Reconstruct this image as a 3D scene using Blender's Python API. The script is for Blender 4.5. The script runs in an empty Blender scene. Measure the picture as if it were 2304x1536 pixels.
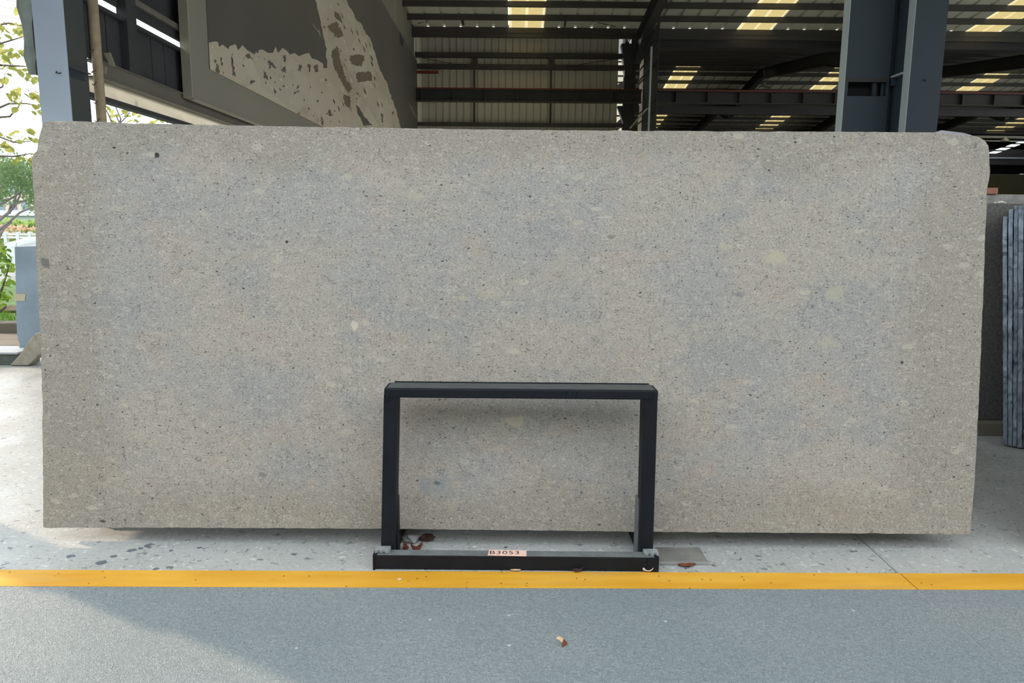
import bpy, bmesh, math, random
from mathutils import Vector, Matrix, noise
random.seed(7)
SC = bpy.context.scene
COL = SC.collection

# ------------------------------------------------------------------ camera
CAM_H = 1.1
FPX = 1664.0                                   # focal length in pixels of the 2304 wide frame
PITCH, ROLL = math.radians(8.98), math.radians(0.5)
FW = Vector((0, math.cos(PITCH), -math.sin(PITCH)))
UP0 = Vector((0, math.sin(PITCH), math.cos(PITCH)))
RT0 = Vector((1, 0, 0))
RT = RT0 * math.cos(ROLL) + UP0 * math.sin(ROLL)
UP = UP0 * math.cos(ROLL) - RT0 * math.sin(ROLL)
CPOS = Vector((0, 0, CAM_H))
cam_d = bpy.data.cameras.new('camera')
cam_d.sensor_width = 36.0
cam_d.lens = 36.0 * FPX / 2304.0
cam_d.clip_end = 500
cam = bpy.data.objects.new('camera', cam_d)
cam.matrix_world = Matrix(((RT.x, UP.x, -FW.x, 0), (RT.y, UP.y, -FW.y, 0), (RT.z, UP.z, -FW.z, CAM_H), (0, 0, 0, 1)))
COL.objects.link(cam)
SC.camera = cam

# ------------------------------------------------------------------ sky, sun, exposure
world = bpy.data.worlds.new('hazy_sky')
SC.world = world
world.use_nodes = True
bg = world.node_tree.nodes['Background']
bg.inputs[0].default_value = (0.90, 0.96, 1.0, 1)
bg.inputs[1].default_value = 3.2
sun_d = bpy.data.lights.new('sun', 'SUN')
sun_d.energy = 3.2
sun_d.angle = math.radians(0.53)
sun_d.color = (1.0, 0.77, 0.57)
sun = bpy.data.objects.new('sun', sun_d)
SUN_EL = math.radians(32)
sdir = Vector((0.873 * math.cos(SUN_EL), -0.487 * math.cos(SUN_EL), -math.sin(SUN_EL)))   # the way the light travels
sun.rotation_euler = sdir.to_track_quat('-Z', 'Y').to_euler()
sun.location = (-20, 14, 16)
COL.objects.link(sun)
SC.view_settings.view_transform = 'Standard'
SC.view_settings.look = 'None'
SC.view_settings.exposure = 0.0
SC.view_settings.gamma = 1.0
SC.view_settings.use_curve_mapping = False
SC.cycles.use_adaptive_sampling = True
SC.cycles.adaptive_threshold = 0.03
SC.cycles.max_bounces = 4
SC.cycles.diffuse_bounces = 3
SC.cycles.glossy_bounces = 2


# ------------------------------------------------------------------ helpers
def ray(px, py):
    return FW + RT * ((px - 1152) / FPX) + UP * ((768 - py) / FPX)
def P(px, py, Y):                               # point of the depth plane y = Y
    d = ray(px, py); return CPOS + d * (Y / d.y)
def F(px, py, z=0.0):                           # point of the level plane z
    d = ray(px, py); return CPOS + d * ((z - CAM_H) / d.z)
def W(px, py, X):                               # point of the side plane x = X
    d = ray(px, py); return CPOS + d * (X / d.x)
def s(r, g, b, a=1):                            # sRGB 0-255 to linear
    def c(v):
        v /= 255.0
        return v / 12.92 if v <= 0.04045 else ((v + 0.055) / 1.055) ** 2.4
    return (c(r), c(g), c(b), a)

class MB:
    def __init__(self): self.v = []; self.f = []
    def add(self, vs, fs):
        n = len(self.v)
        self.v += [tuple(q) for q in vs]
        self.f += [tuple(i + n for i in q) for q in fs]
        return self
    def box(self, x0, x1, y0, y1, z0, z1):
        return self.add([(x0,y0,z0),(x1,y0,z0),(x1,y1,z0),(x0,y1,z0),(x0,y0,z1),(x1,y0,z1),(x1,y1,z1),(x0,y1,z1)],
                        [(0,3,2,1),(4,5,6,7),(0,1,5,4),(1,2,6,5),(2,3,7,6),(3,0,4,7)])
    def prism(self, pts, ext):                  # planar polygon pushed along ext
        ext = Vector(ext); n = len(pts)
        a = [Vector(q) for q in pts]; b = [q + ext for q in a]
        return self.add(a + b, [tuple(range(n - 1, -1, -1)), tuple(range(n, 2 * n))] +
                        [(i, (i + 1) % n, n + (i + 1) % n, n + i) for i in range(n)])
    def bar(self, p0, p1, w, h, up=(0, 0, 1)):  # rectangular bar between two points
        p0, p1 = Vector(p0), Vector(p1)
        d = (p1 - p0).normalized(); u = Vector(up)
        sd = d.cross(u)
        if sd.length < 1e-4: sd = d.cross(Vector((0, 1, 0)))
        sd.normalize(); u = sd.cross(d)
        q = [sd * (a * w / 2) + u * (b * h / 2) for a, b in ((-1,-1),(1,-1),(1,1),(-1,1))]
        return self.add([p0 + k for k in q] + [p1 + k for k in q],
                        [(0,1,2,3),(7,6,5,4),(0,4,5,1),(1,5,6,2),(2,6,7,3),(3,7,4,0)])
    def tube(self, pts, rad, n=8):              # round tube through points
        pts = [Vector(q) for q in pts]
        if not isinstance(rad, (list, tuple)): rad = [rad] * len(pts)
        rings = []
        for i, p in enumerate(pts):
            d = (pts[min(i + 1, len(pts) - 1)] - pts[max(i - 1, 0)]).normalized()
            a = d.cross(Vector((0.13, 0.31, 1)) if abs(d.z) < .95 else Vector((1, 0.2, 0))).normalized(); b = d.cross(a)
            rings.append([p + (a * math.cos(t) + b * math.sin(t)) * rad[i] for t in [2 * math.pi * k / n for k in range(n)]])
        vs = [q for r_ in rings for q in r_]
        fs = [(i*n+k, i*n+(k+1)%n, (i+1)*n+(k+1)%n, (i+1)*n+k) for i in range(len(pts)-1) for k in range(n)]
        fs += [tuple(range(n-1, -1, -1)), tuple(range((len(pts)-1)*n, len(pts)*n))]
        return self.add(vs, fs)
    def build(self, name, mat, parent=None, bevel=0.0, smooth=False, seg=2):
        me = bpy.data.meshes.new(name)
        me.from_pydata(self.v, [], self.f)
        bm = bmesh.new(); bm.from_mesh(me)
        bmesh.ops.recalc_face_normals(bm, faces=bm.faces[:])
        bm.to_mesh(me); bm.free()
        if smooth:
            for p in me.polygons: p.use_smooth = True
        me.materials.append(mat)
        o = bpy.data.objects.new(name, me); COL.objects.link(o)
        if parent is not None: attach(o, parent)
        if bevel:
            m = o.modifiers.new('bevel', 'BEVEL'); m.width = bevel; m.segments = seg; m.limit_method = 'ANGLE'
        return o

def world_of(o):
    m = o.matrix_basis.copy()
    if o.parent: m = world_of(o.parent) @ o.matrix_parent_inverse @ m
    return m
def attach(o, parent):
    o.parent = parent
    o.matrix_parent_inverse = world_of(parent).inverted()
def empty(name, loc=(0, 0, 0)):
    e = bpy.data.objects.new(name, None); COL.objects.link(e)
    e.location = loc; e.empty_display_size = .1
    return e
def tag(o, label=None, cat=None, group=None, kind=None):
    if label: o['label'] = label
    if cat: o['category'] = cat
    if group: o['group'] = group
    if kind: o['kind'] = kind
    return o
def struct(o, label, cat):
    return tag(o, label, cat, kind='structure')
def inst(mesh_obj_or_mesh, name, loc, rot=(0, 0, 0), scale=(1, 1, 1), parent=None):
    me = mesh_obj_or_mesh.data if hasattr(mesh_obj_or_mesh, 'data') else mesh_obj_or_mesh
    o = bpy.data.objects.new(name, me); COL.objects.link(o)
    o.location = loc; o.rotation_euler = rot; o.scale = scale
    if parent is not None: attach(o, parent)
    return o
def mesh_only(mb, name, mat, smooth=False):
    o = mb.build(name, mat, smooth=smooth); me = o.data
    bpy.data.objects.remove(o)
    return me

# ------------------------------------------------------------------ materials
class NT:
    def __init__(self, name):
        self.m = bpy.data.materials.new(name); self.m.use_nodes = True
        self.t = self.m.node_tree; self.n = self.t.nodes; self.l = self.t.links
        self.b = self.n['Principled BSDF']
        self.co = self.n.new('ShaderNodeTexCoord').outputs['Object']; self.dim = '3D'
    def link(self, a, b): self.l.new(a, b)
    def mapping(self, scale=(1,1,1), loc=(0,0,0), src=None):
        k = self.n.new('ShaderNodeMapping'); k.inputs['Scale'].default_value = scale; k.inputs['Location'].default_value = loc
        self.link(src or self.co, k.inputs['Vector']); return k.outputs[0]
    def noise(self, scale, detail=3, rough=.5, vec=None, dist=0):
        k = self.n.new('ShaderNodeTexNoise'); k.noise_dimensions = self.dim; k.inputs['Scale'].default_value = scale
        k.inputs['Detail'].default_value = detail; k.inputs['Roughness'].default_value = rough; k.inputs['Distortion'].default_value = dist
        self.link(vec or self.co, k.inputs['Vector']); return k.outputs['Fac']
    def voro(self, scale, vec=None, feature='F1', rnd=1):
        k = self.n.new('ShaderNodeTexVoronoi'); k.voronoi_dimensions = self.dim; k.feature = feature; k.inputs['Scale'].default_value = scale; k.inputs['Randomness'].default_value = rnd
        self.link(vec or self.co, k.inputs['Vector']); return k
    def rng(self, val, a, b, c=0.0, d=1.0):
        k = self.n.new('ShaderNodeMapRange'); k.clamp = True
        for i, q in enumerate((a, b, c, d)): k.inputs[i + 1].default_value = q
        self.link(val, k.inputs[0]); return k.outputs[0]
    def math(self, op, a, b=None):
        k = self.n.new('ShaderNodeMath'); k.operation = op
        for i, q in enumerate((a, b)):
            if q is None: continue
            if isinstance(q, (int, float)): k.inputs[i].default_value = q
            else: self.link(q, k.inputs[i])
        return k.outputs[0]
    def mix(self, fac, a, b, mode='MIX'):
        k = self.n.new('ShaderNodeMix'); k.data_type = 'RGBA'; k.blend_type = mode
        for sock, q in ((k.inputs[0], fac), (k.inputs[6], a), (k.inputs[7], b)):
            if isinstance(q, (int, float)): sock.default_value = q
            elif isinstance(q, tuple): sock.default_value = q
            else: self.link(q, sock)
        return k.outputs[2]
    def sep(self, col):
        k = self.n.new('ShaderNodeSeparateColor'); self.link(col, k.inputs[0]); return k.outputs
    def bump(self, h, strength, dist=.01):
        k = self.n.new('ShaderNodeBump'); k.inputs['Strength'].default_value = strength; k.inputs['Distance'].default_value = dist
        self.link(h, k.inputs['Height']); self.link(k.outputs[0], self.b.inputs['Normal'])
    def out(self, col=None, rough=.6, metal=0, spec=.5):
        if col is not None:
            if isinstance(col, tuple): self.b.inputs['Base Color'].default_value = col
            else: self.link(col, self.b.inputs['Base Color'])
        if isinstance(rough, (int, float)): self.b.inputs['Roughness'].default_value = rough
        else: self.link(rough, self.b.inputs['Roughness'])
        self.b.inputs['Metallic'].default_value = metal
        self.b.inputs['Specular IOR Level'].default_value = spec
        return self.m

def plain(name, col, rough=.6, var=.18, scale=6, bump=0, bscale=80, metal=0, spec=.4, stretch=(1,1,1)):
    t = NT(name)
    v = t.mapping(stretch)
    f = t.rng(t.noise(scale, 4, .6, v), .3, .7)
    dark = tuple(c * (1 - var) for c in col[:3]) + (1,)
    lite = tuple(min(1, c * (1 + var)) for c in col[:3]) + (1,)
    if bump: t.bump(t.noise(bscale, 3, .6, v), bump, .01)
    return t.out(t.mix(f, dark, lite), rough, metal, spec)

def emissive(name, col, strength, base=(.3,.3,.3,1), pattern=0, pscale=30):
    t = NT(name)
    t.b.inputs['Base Color'].default_value = base
    if pattern:
        f = t.rng(t.noise(pscale, 4, .7), .3, .7)
        c = t.mix(f, tuple(q * (1 - pattern) for q in col[:3]) + (1,), col)
        t.link(c, t.b.inputs['Emission Color'])
    else: t.b.inputs['Emission Color'].default_value = col
    t.b.inputs['Emission Strength'].default_value = strength
    return t.m

def leaf_mat(name, c1, c2, trans=.5):
    t = NT(name)
    oi = t.n.new('ShaderNodeObjectInfo')
    f = t.math('FRACT', t.math('ADD', oi.outputs['Random'], t.noise(9, 2)))
    c = t.mix(f, c1, c2)
    tr = t.n.new('ShaderNodeBsdfTranslucent'); di = t.n.new('ShaderNodeBsdfDiffuse'); mx = t.n.new('ShaderNodeMixShader')
    t.link(c, tr.inputs[0]); t.link(c, di.inputs[0]); mx.inputs[0].default_value = trans
    t.link(di.outputs[0], mx.inputs[1]); t.link(tr.outputs[0], mx.inputs[2])
    t.link(mx.outputs[0], t.n['Material Output'].inputs[0])
    return t.m

# --- the limestone of the big slab (object x = along, z = up the face)
def limestone(name, spots=()):
    t = NT(name)
    sx = t.n.new('ShaderNodeSeparateXYZ'); t.link(t.co, sx.inputs[0])
    cx = t.n.new('ShaderNodeCombineXYZ'); t.link(sx.outputs[0], cx.inputs[0]); t.link(sx.outputs[2], cx.inputs[1])
    t.co = cx.outputs[0]; t.dim = '2D'                           # the face is flat: its pattern lives in x and z
    st = t.mapping((1, 1.7, 1))                                  # bedding: features drawn out sideways
    big = t.rng(t.noise(1.9, 3, .65, t.mapping((1, 1.3, 1))), .42, .58)
    col = t.mix(big, s(165, 161, 156), s(173, 165, 154))
    blue = t.rng(t.noise(2.6, 3, .65, t.mapping((1, 1.3, 1), (4, 7, 0))), .52, .66)
    col = t.mix(t.math('MULTIPLY', blue, .7), col, s(152, 152, 151))
    pink = t.rng(t.noise(4.5, 3, .65, t.mapping((1, 1.4, 1), (9, 3, 0))), .56, .68)
    col = t.mix(t.math('MULTIPLY', pink, .6), col, s(177, 161, 148))
    # camera vignette put into the stone colour: darker, warmer rim
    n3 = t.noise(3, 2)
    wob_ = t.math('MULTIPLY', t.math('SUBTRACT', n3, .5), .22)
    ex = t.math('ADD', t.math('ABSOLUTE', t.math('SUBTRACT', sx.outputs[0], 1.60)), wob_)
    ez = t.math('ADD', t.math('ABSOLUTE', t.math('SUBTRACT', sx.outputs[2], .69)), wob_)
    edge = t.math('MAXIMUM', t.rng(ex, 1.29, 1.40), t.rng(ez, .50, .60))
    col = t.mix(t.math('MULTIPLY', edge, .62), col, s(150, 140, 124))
    # mottling, coarse to fine
    wv = t.n.new('ShaderNodeTexNoise'); wv.noise_dimensions = '2D'; wv.inputs['Scale'].default_value = 45; wv.inputs['Detail'].default_value = 2; t.link(st, wv.inputs['Vector'])
    wa = t.n.new('ShaderNodeVectorMath'); wa.operation = 'MULTIPLY_ADD'; t.link(wv.outputs['Color'], wa.inputs[0])
    wa.inputs[1].default_value = (.02, .02, .02); t.link(st, wa.inputs[2])
    w_ = wa.outputs[0]
    m1 = t.noise(26, 3, .7, st, .6)
    col = t.mix(t.rng(m1, .52, .70, 0, .30), col, s(140, 138, 134))
    col = t.mix(t.rng(m1, .46, .32, 0, .30), col, s(194, 187, 174))
    m2 = t.noise(190, 2, .65, w_)
    col = t.mix(t.rng(m2, .50, .64, 0, .55), col, s(118, 115, 111))
    col = t.mix(t.rng(m2, .48, .36, 0, .42), col, s(192, 186, 175))
    # shell fragments, each cell its own tone
    vo = t.voro(62, w_); c = t.sep(vo.outputs['Color'])
    inside = t.rng(vo.outputs['Distance'], .42, .30)
    col = t.mix(t.math('MULTIPLY', inside, t.rng(c[0], .84, .90, 0, .4)), col, s(196, 189, 175))
    col = t.mix(t.math('MULTIPLY', inside, t.rng(c[1], .90, .95, 0, .35)), col, s(120, 120, 118))
    vb = t.voro(17, t.mapping((1, 1.2, 1), (3, 8, 0), w_)); cb = t.sep(vb.outputs['Color'])
    col = t.mix(t.math('MULTIPLY', t.rng(vb.outputs['Distance'], .36, .30), t.rng(cb[0], .98, .985, 0, .5)), col, s(192, 184, 168))
    # dark crumbs, three sizes
    for sc_, thr, rad, dk, kk in ((54, .80, .18, s(60, 59, 57), .9), (24, .91, .12, s(40, 39, 39), .95), (95, .74, .24, s(88, 87, 85), .75)):
        v2 = t.voro(sc_, t.mapping((1, 1.35, 1), (sc_, 1, 0), w_)); c2 = t.sep(v2.outputs['Color'])
        rr = t.math('MULTIPLY', t.rng(c2[1], 0, 1, .45, 1.0), rad)
        fac = t.rng(t.math('DIVIDE', v2.outputs['Distance'], rr), 1.0, .7)
        col = t.mix(t.math('MULTIPLY', fac, t.rng(c2[0], thr, thr + .02, 0, kk)), col, dk)
    # short dark threads, pale and dark rings of shells
    th = t.voro(30, t.mapping((1, 1.8, 1), (2, 5, 0), w_), 'DISTANCE_TO_EDGE')
    sel = t.rng(t.noise(22, 2, .5, t.mapping((1, 1, 1), (5, 5, 0))), .62, .66)
    col = t.mix(t.math('MULTIPLY', t.rng(th.outputs['Distance'], .05, .02), t.math('MULTIPLY', sel, .7)), col, s(86, 85, 83))
    sel2 = t.rng(t.noise(20, 2, .5, t.mapping((1, 1, 1), (15, 25, 0))), .62, .66)
    col = t.mix(t.math('MULTIPLY', t.rng(th.outputs['Distance'], .06, .03), t.math('MULTIPLY', sel2, .4)), col, s(202, 197, 187))
    rg = t.voro(15, t.mapping((1, 1.1, 1), (7, 2, 0), w_)); cr = t.sep(rg.outputs['Color'])
    band = t.math('MULTIPLY', t.rng(rg.outputs['Distance'], .13, .15), t.rng(rg.outputs['Distance'], .20, .18))
    col = t.mix(t.math('MULTIPLY', band, t.rng(cr[2], .97, .975, 0, .6)), col, s(200, 194, 183))
    col = t.mix(t.math('MULTIPLY', band, t.rng(cr[1], .97, .975, 0, .6)), col, s(92, 91, 89))
    # marks that can be named: (x, z, half width, half height, colour, strength, softness)
    wob = t.rng(t.noise(28, 2), .3, .7, -.45, .45)
    for (x, z, rx, rz, cc, k, soft) in spots:
        mp = t.n.new('ShaderNodeMapping'); mp.vector_type = 'POINT'
        mp.inputs['Location'].default_value = (-x / rx, -z / rz, 0); mp.inputs['Scale'].default_value = (1 / rx, 1 / rz, 0)
        t.link(t.co, mp.inputs['Vector'])
        ln = t.n.new('ShaderNodeVectorMath'); ln.operation = 'LENGTH'; t.link(mp.outputs[0], ln.inputs[0])
        d = t.math('ADD', ln.outputs['Value'], wob)
        col = t.mix(t.rng(d, 1.0, 1.0 - soft, 0, k), col, cc)
    return t.out(col, .62, 0, .3)

def floor_concrete(name):
    t = NT(name); t.dim = '2D'
    big = t.rng(t.noise(.8, 5, .65), .35, .65)
    col = t.mix(big, s(172, 175, 173), s(188, 189, 186))
    st = t.rng(t.noise(5, 5, .7), .3, .7)
    col = t.mix(.35, col, t.mix(st, s(158, 161, 160), s(200, 201, 198)))
    fine = t.rng(t.noise(70, 3, .7), .3, .7)
    col = t.mix(.25, col, t.mix(fine, s(140, 143, 143), s(214, 214, 210)))
    wv = t.n.new('ShaderNodeTexNoise'); wv.noise_dimensions = '2D'; wv.inputs['Scale'].default_value = 38; wv.inputs['Detail'].default_value = 3; t.link(t.co, wv.inputs['Vector'])
    wa = t.n.new('ShaderNodeVectorMath'); wa.operation = 'MULTIPLY_ADD'; t.link(wv.outputs['Color'], wa.inputs[0])
    wa.inputs[1].default_value = (.05, .05, 0); t.link(t.co, wa.inputs[2]); w_ = wa.outputs[0]
    for sc_, thr, rad, cc, k, off, sq in ((40, .66, .27, s(222, 224, 221), .7, 1, .8), (30, .80, .20, s(88, 91, 94), .8, 5, .5), (66, .74, .26, s(92, 94, 96), .75, 9, .55), (13, .95, .17, s(104, 110, 118), .8, 3, .6)):
        v = t.voro(sc_, t.mapping((sq, 1, 1), (off, off * 2, 0), w_)); c = t.sep(v.outputs['Color'])
        rr = t.math('MULTIPLY', t.rng(c[1], 0, 1, .4, 1.0), rad)
        col = t.mix(t.math('MULTIPLY', t.rng(t.math('DIVIDE', v.outputs['Distance'], rr), 1.0, .75), t.rng(c[0], thr, thr + .02, 0, k)), col, cc)
    th = t.voro(11, t.mapping((1, 1, 1), (4, 9, 0), w_), 'DISTANCE_TO_EDGE')
    sel = t.rng(t.noise(14, 2), .62, .66)
    col = t.mix(t.math('MULTIPLY', t.rng(th.outputs['Distance'], .025, .01), t.math('MULTIPLY', sel, .5)), col, s(110, 112, 113))
    rough = t.rng(t.noise(3, 4), .35, .65, .28, .48)
    t.bump(t.noise(90, 3), .08, .004)
    return t.out(col, rough, 0, .5)

def lane_paint(name):
    t = NT(name); t.dim = '2D'
    big = t.rng(t.noise(1.6, 4, .6), .35, .65)
    col = t.mix(big, s(150, 160, 163), s(162, 169, 171))
    st = t.rng(t.noise(2.2, 4, .6, t.mapping((.4, 2.5, 1))), .52, .72)
    col = t.mix(t.math('MULTIPLY', st, .4), col, s(150, 158, 166))
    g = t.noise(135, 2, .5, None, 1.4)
    col = t.mix(t.rng(g, .36, .64, .62, 0), col, s(104, 116, 120))  # grain hollows darkened in colour, standing in for bump shading
    v = t.voro(9); c = t.sep(v.outputs['Color'])
    col = t.mix(t.math('MULTIPLY', t.rng(v.outputs['Distance'], .05, .03), t.rng(c[0], .93, .95)), col, s(205, 208, 206))
    t.bump(g, .75, .006)
    return t.out(col, .5, 0, .45)

def yellow_paint(name):
    t = NT(name); t.dim = '2D'
    col = t.mix(t.rng(t.noise(4, 4, .6, t.mapping((.5, 3, 1))), .35, .65), s(222, 160, 42), s(235, 178, 62))
    wear = t.rng(t.noise(3, 5, .7, t.mapping((.5, 5, 1), (3, 3, 0))), .55, .7)
    col = t.mix(t.math('MULTIPLY', wear, .5), col, s(214, 168, 92))
    v = t.voro(38); c = t.sep(v.outputs['Color'])
    col = t.mix(t.math('MULTIPLY', t.rng(v.outputs['Distance'], .14, .09), t.rng(c[0], .94, .96)), col, s(110, 80, 34))
    t.bump(t.noise(120, 3), .15, .004)
    return t.out(col, .55, 0, .4)

MAT = {}
MAT['concrete'] = floor_concrete('floor_concrete')
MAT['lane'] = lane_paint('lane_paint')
MAT['yellow'] = yellow_paint('yellow_line_paint')
MAT['joint'] = plain('joint_filler', s(176, 178, 174), .8)
MAT['joint_bed'] = plain('dark_joint_bed', s(70, 70, 68), .9)
MAT['black_steel'] = plain('black_painted_steel', s(24, 28, 34), .6, .2, 9, .12, 60, spec=.22)
MAT['grey_steel'] = plain('greyed_black_steel', s(112, 116, 117), .65, .2, 30, .1, 90)  # lighter grey than the plain black steel
MAT['grey_top'] = plain('grey_film_on_black', s(78, 82, 84), .6, .2, 25)  # lighter grey film for the bar's top face
MAT['dust_cap'] = plain('grey_cement_lump', s(140, 145, 147), .85, .25, 40, .5, 70)
MAT['col_blue'] = plain('lit_blue_column_paint', s(196, 211, 230), .5, .04, 1.5)  # left column's stronger sky light put into a paler paint
MAT['col_side'] = plain('shaded_column_web', s(80, 85, 84), .6, .1, 2)  # left column's shaded side put into a darker grey
MAT['col_grey'] = plain('shaded_column_paint', s(56, 66, 75), .55, .08, 1.2)  # right column's deep shade put into a darker paint
MAT['col_edge'] = plain('lit_column_edge', s(186, 194, 198), .5, .06, 2)  # lips facing the light: its brightness put into paler paint
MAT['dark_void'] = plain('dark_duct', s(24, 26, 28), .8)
MAT['pipe'] = plain('tan_pipe', s(172, 156, 128), .6, .2, 9)
MAT['tarp'] = plain('grey_green_tarp', s(176, 188, 180), .8, .3, 5, .3, 12)
MAT['dark_clad'] = plain('dark_cladding', s(66, 66, 70), .7, .15, 2)
MAT['beam_olive'] = plain('olive_grey_beam', s(118, 114, 106), .6, .12, 1.5)
MAT['wall_strip'] = plain('pale_wall_strip', s(150, 146, 130), .7, .1, 1)
MAT['awning'] = leaf_mat('white_awning_cloth', s(178, 172, 156), s(188, 183, 168), .5)
MAT['m_frame'] = plain('billboard_border', s(152, 148, 135), .6, .05, .5)
MAT['m_dark'] = plain('billboard_dark', s(104, 101, 96), .5, .10, .35)
MAT['m_edge'] = plain('billboard_edge', s(165, 160, 146), .6, .05, 1)
MAT['m_mid'] = plain('billboard_brown', s(128, 118, 100), .6, .15, 1.2)
MAT['m_lite'] = plain('billboard_light', s(224, 218, 202), .6, .05, 1.2)
MAT['m_shade'] = plain('billboard_shade', s(118, 108, 106), .6, .12, 1.0)
def rock_print(name):
    t = NT(name)
    st = (1, .3, 1)
    a = t.rng(t.noise(.55, 5, .65, t.mapping(st)), .35, .65)
    col = t.mix(a, s(218, 211, 192), s(208, 195, 173))
    b = t.rng(t.noise(2.0, 6, .75, t.mapping((1, .34, .8))), .54, .68)
    col = t.mix(t.math('MULTIPLY', b, .6), col, s(158, 147, 125))
    v = t.voro(1.5, t.mapping((1, .3, .8), (2, 5, 1))); c = t.sep(v.outputs['Color'])
    col = t.mix(t.rng(c[0], .2, .9, 0, .35), col, s(178, 169, 151))
    c2 = t.rng(t.noise(1.3, 4, .6, t.mapping(st, (8, 8, 8))), .50, .62)
    col = t.mix(t.math('MULTIPLY', c2, .4), col, s(226, 220, 203))
    return t.out(col, .6, 0, .3)
MAT['m_rock'] = rock_print('billboard_rock')
MAT['clad_back'] = plain('olive_wall_cladding', s(216, 208, 186), .6, .06, .8)
MAT['clad_dark'] = plain('cladding_rib', s(164, 157, 137), .6, .06, .8)
MAT['roof'] = plain('roof_sheet_paint', s(214, 211, 194), .6, .06, .8)
MAT['purlin'] = plain('purlin_steel', s(74, 71, 65), .6, .12, 1.5)
MAT['steel_dark'] = plain('dark_structural_steel', s(62, 61, 59), .6, .15, 1)
MAT['red'] = plain('red_rail_paint', s(128, 52, 44), .6, .1, 3)
MAT['skylight'] = emissive('warm_skylight', s(240, 218, 148), .92, s(120, 112, 90), .22, 9)
MAT['skylight_edge'] = emissive('skylight_lap', s(248, 234, 182), 1.0, s(120, 112, 90))
MAT['skylight_white'] = emissive('white_skylight', s(226, 240, 240), 1.3, s(200, 200, 200))
MAT['pane_white'] = emissive('white_glow_sheet', s(214, 210, 190), .8, s(200, 200, 190), .2, 2)  # glowing sheet, brightness comes from its own emission
MAT['pane_glow'] = emissive('dim_glow_sheet', s(190, 182, 160), .22, s(150, 145, 130), .15, 2)  # faint glow stands in for gap daylight on the partition
MAT['dot'] = emissive('daylight_gap', s(240, 238, 225), 1.2, s(200, 200, 200))
MAT['pale_sheet'] = plain('pale_partition', s(176, 170, 150), .6, .06, 1)
MAT['lamp'] = plain('lamp_aluminium', s(190, 190, 180), .35, .1, 5, metal=.6)
MAT['olive_wall'] = plain('olive_far_wall', s(84, 80, 56), .8, .1, .6)
MAT['grey_slab'] = plain('dark_grey_granite', s(100, 98, 94), .55, .35, 70, .1, 60)
MAT['grey_slab_top'] = plain('mid_grey_granite', s(150, 148, 142), .6, .25, 30, .1, 60)
MAT['blue_edge'] = plain('blue_grey_rough_edge', s(134, 146, 160), .7, .55, 26, 1.0, 50, stretch=(1, 1, .45))
MAT['lilac'] = plain('lilac_grey_stone', s(165, 162, 168), .6, .15, 12)
MAT['brick'] = plain('red_brick', s(160, 112, 92), .85, .2, 25, .4, 70)
MAT['pale_block'] = plain('pale_support', s(128, 122, 108), .8, .1, 8)
MAT['tile'] = plain('grey_offcut', s(128, 128, 122), .5, .2, 14, .05, 60)
MAT['tile_edge'] = plain('offcut_sawn_edge', s(150, 150, 146), .7, .1, 20)
MAT['paper'] = plain('pink_paper', s(240, 205, 188), .8, .04, 30)
MAT['ink'] = plain('black_ink', s(70, 42, 38), .7, .1, 30)
MAT['pencil'] = plain('pencil_grey', s(92, 96, 98), .7, .1, 30)
MAT['blue_stone'] = plain('pale_blue_stone', s(146, 162, 176), .5, .14, 3.5, .02, 40)
MAT['rock'] = plain('beige_rough_rock', s(158, 152, 138), .85, .22, 18, .5, 30)
MAT['beige_tag'] = plain('beige_sticker', s(196, 186, 160), .7, .05, 10)
MAT['brown_leaf'] = plain('dry_brown_leaf', s(112, 62, 42), .75, .3, 40)
MAT['tan_leaf'] = plain('dry_tan_leaf', s(226, 190, 150), .7, .15, 40)
MAT['dead_dark'] = plain('dark_dry_leaf', s(66, 44, 38), .8, .3, 30)
MAT['stone_bit'] = plain('grey_stone_bit', s(150, 150, 148), .8, .25, 30, .5, 60)
MAT['black_bit'] = plain('black_plastic_bit', s(22, 22, 24), .6)
MAT['white_bit'] = plain('white_scrap', s(232, 224, 214), .8, .08, 40)
MAT['chip_blue'] = plain('blue_grey_chip', s(104, 111, 119), .5, .2, 30)
MAT['grass'] = plain('grass_ground', s(66, 98, 38), .9, .35, 3, .6, 25)
MAT['grass_blade'] = leaf_mat('grass_blade', s(84, 128, 40), s(106, 144, 56), .4)
MAT['kerb'] = plain('stone_kerb', s(112, 106, 94), .85, .15, 6, .3, 40)
MAT['paver'] = plain('weathered_paver', s(118, 110, 98), .85, .15, 5, .3, 40)
MAT['soil'] = plain('brown_soil', s(80, 62, 48), .95, .3, 8, .6, 30)
MAT['white_step'] = plain('white_stone_step', s(168, 174, 180), .6, .05, 6)
MAT['dark_stone'] = plain('dark_green_stone', s(92, 98, 94), .5, .25, 14)
MAT['leaf_yellow'] = leaf_mat('yellow_green_leaf', s(132, 150, 84), s(186, 180, 104), .55)
MAT['leaf_green'] = leaf_mat('green_leaf', s(86, 112, 80), s(116, 140, 96), .5)
MAT['leaf_dark'] = leaf_mat('shrub_leaf', s(84, 118, 60), s(150, 178, 70), .5)
MAT['leaf_hedge'] = leaf_mat('hedge_leaf', s(116, 154, 104), s(166, 184, 110), .4)
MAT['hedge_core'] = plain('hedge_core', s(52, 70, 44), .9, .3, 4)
MAT['flower'] = leaf_mat('red_flower', s(206, 140, 128), s(196, 176, 150), .4)
MAT['bark'] = plain('grey_bark', s(110, 98, 92), .9, .25, 10, .5, 30)
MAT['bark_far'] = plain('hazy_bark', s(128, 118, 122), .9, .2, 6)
MAT['car_paint'] = plain('white_car_paint', s(226, 230, 234), .18, .02, 2, spec=.6)
MAT['car_glass'] = plain('car_glass', s(110, 126, 138), .06, .05, 2, spec=.8)
MAT['tyre'] = plain('tyre_rubber', s(32, 32, 34), .8)
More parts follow.
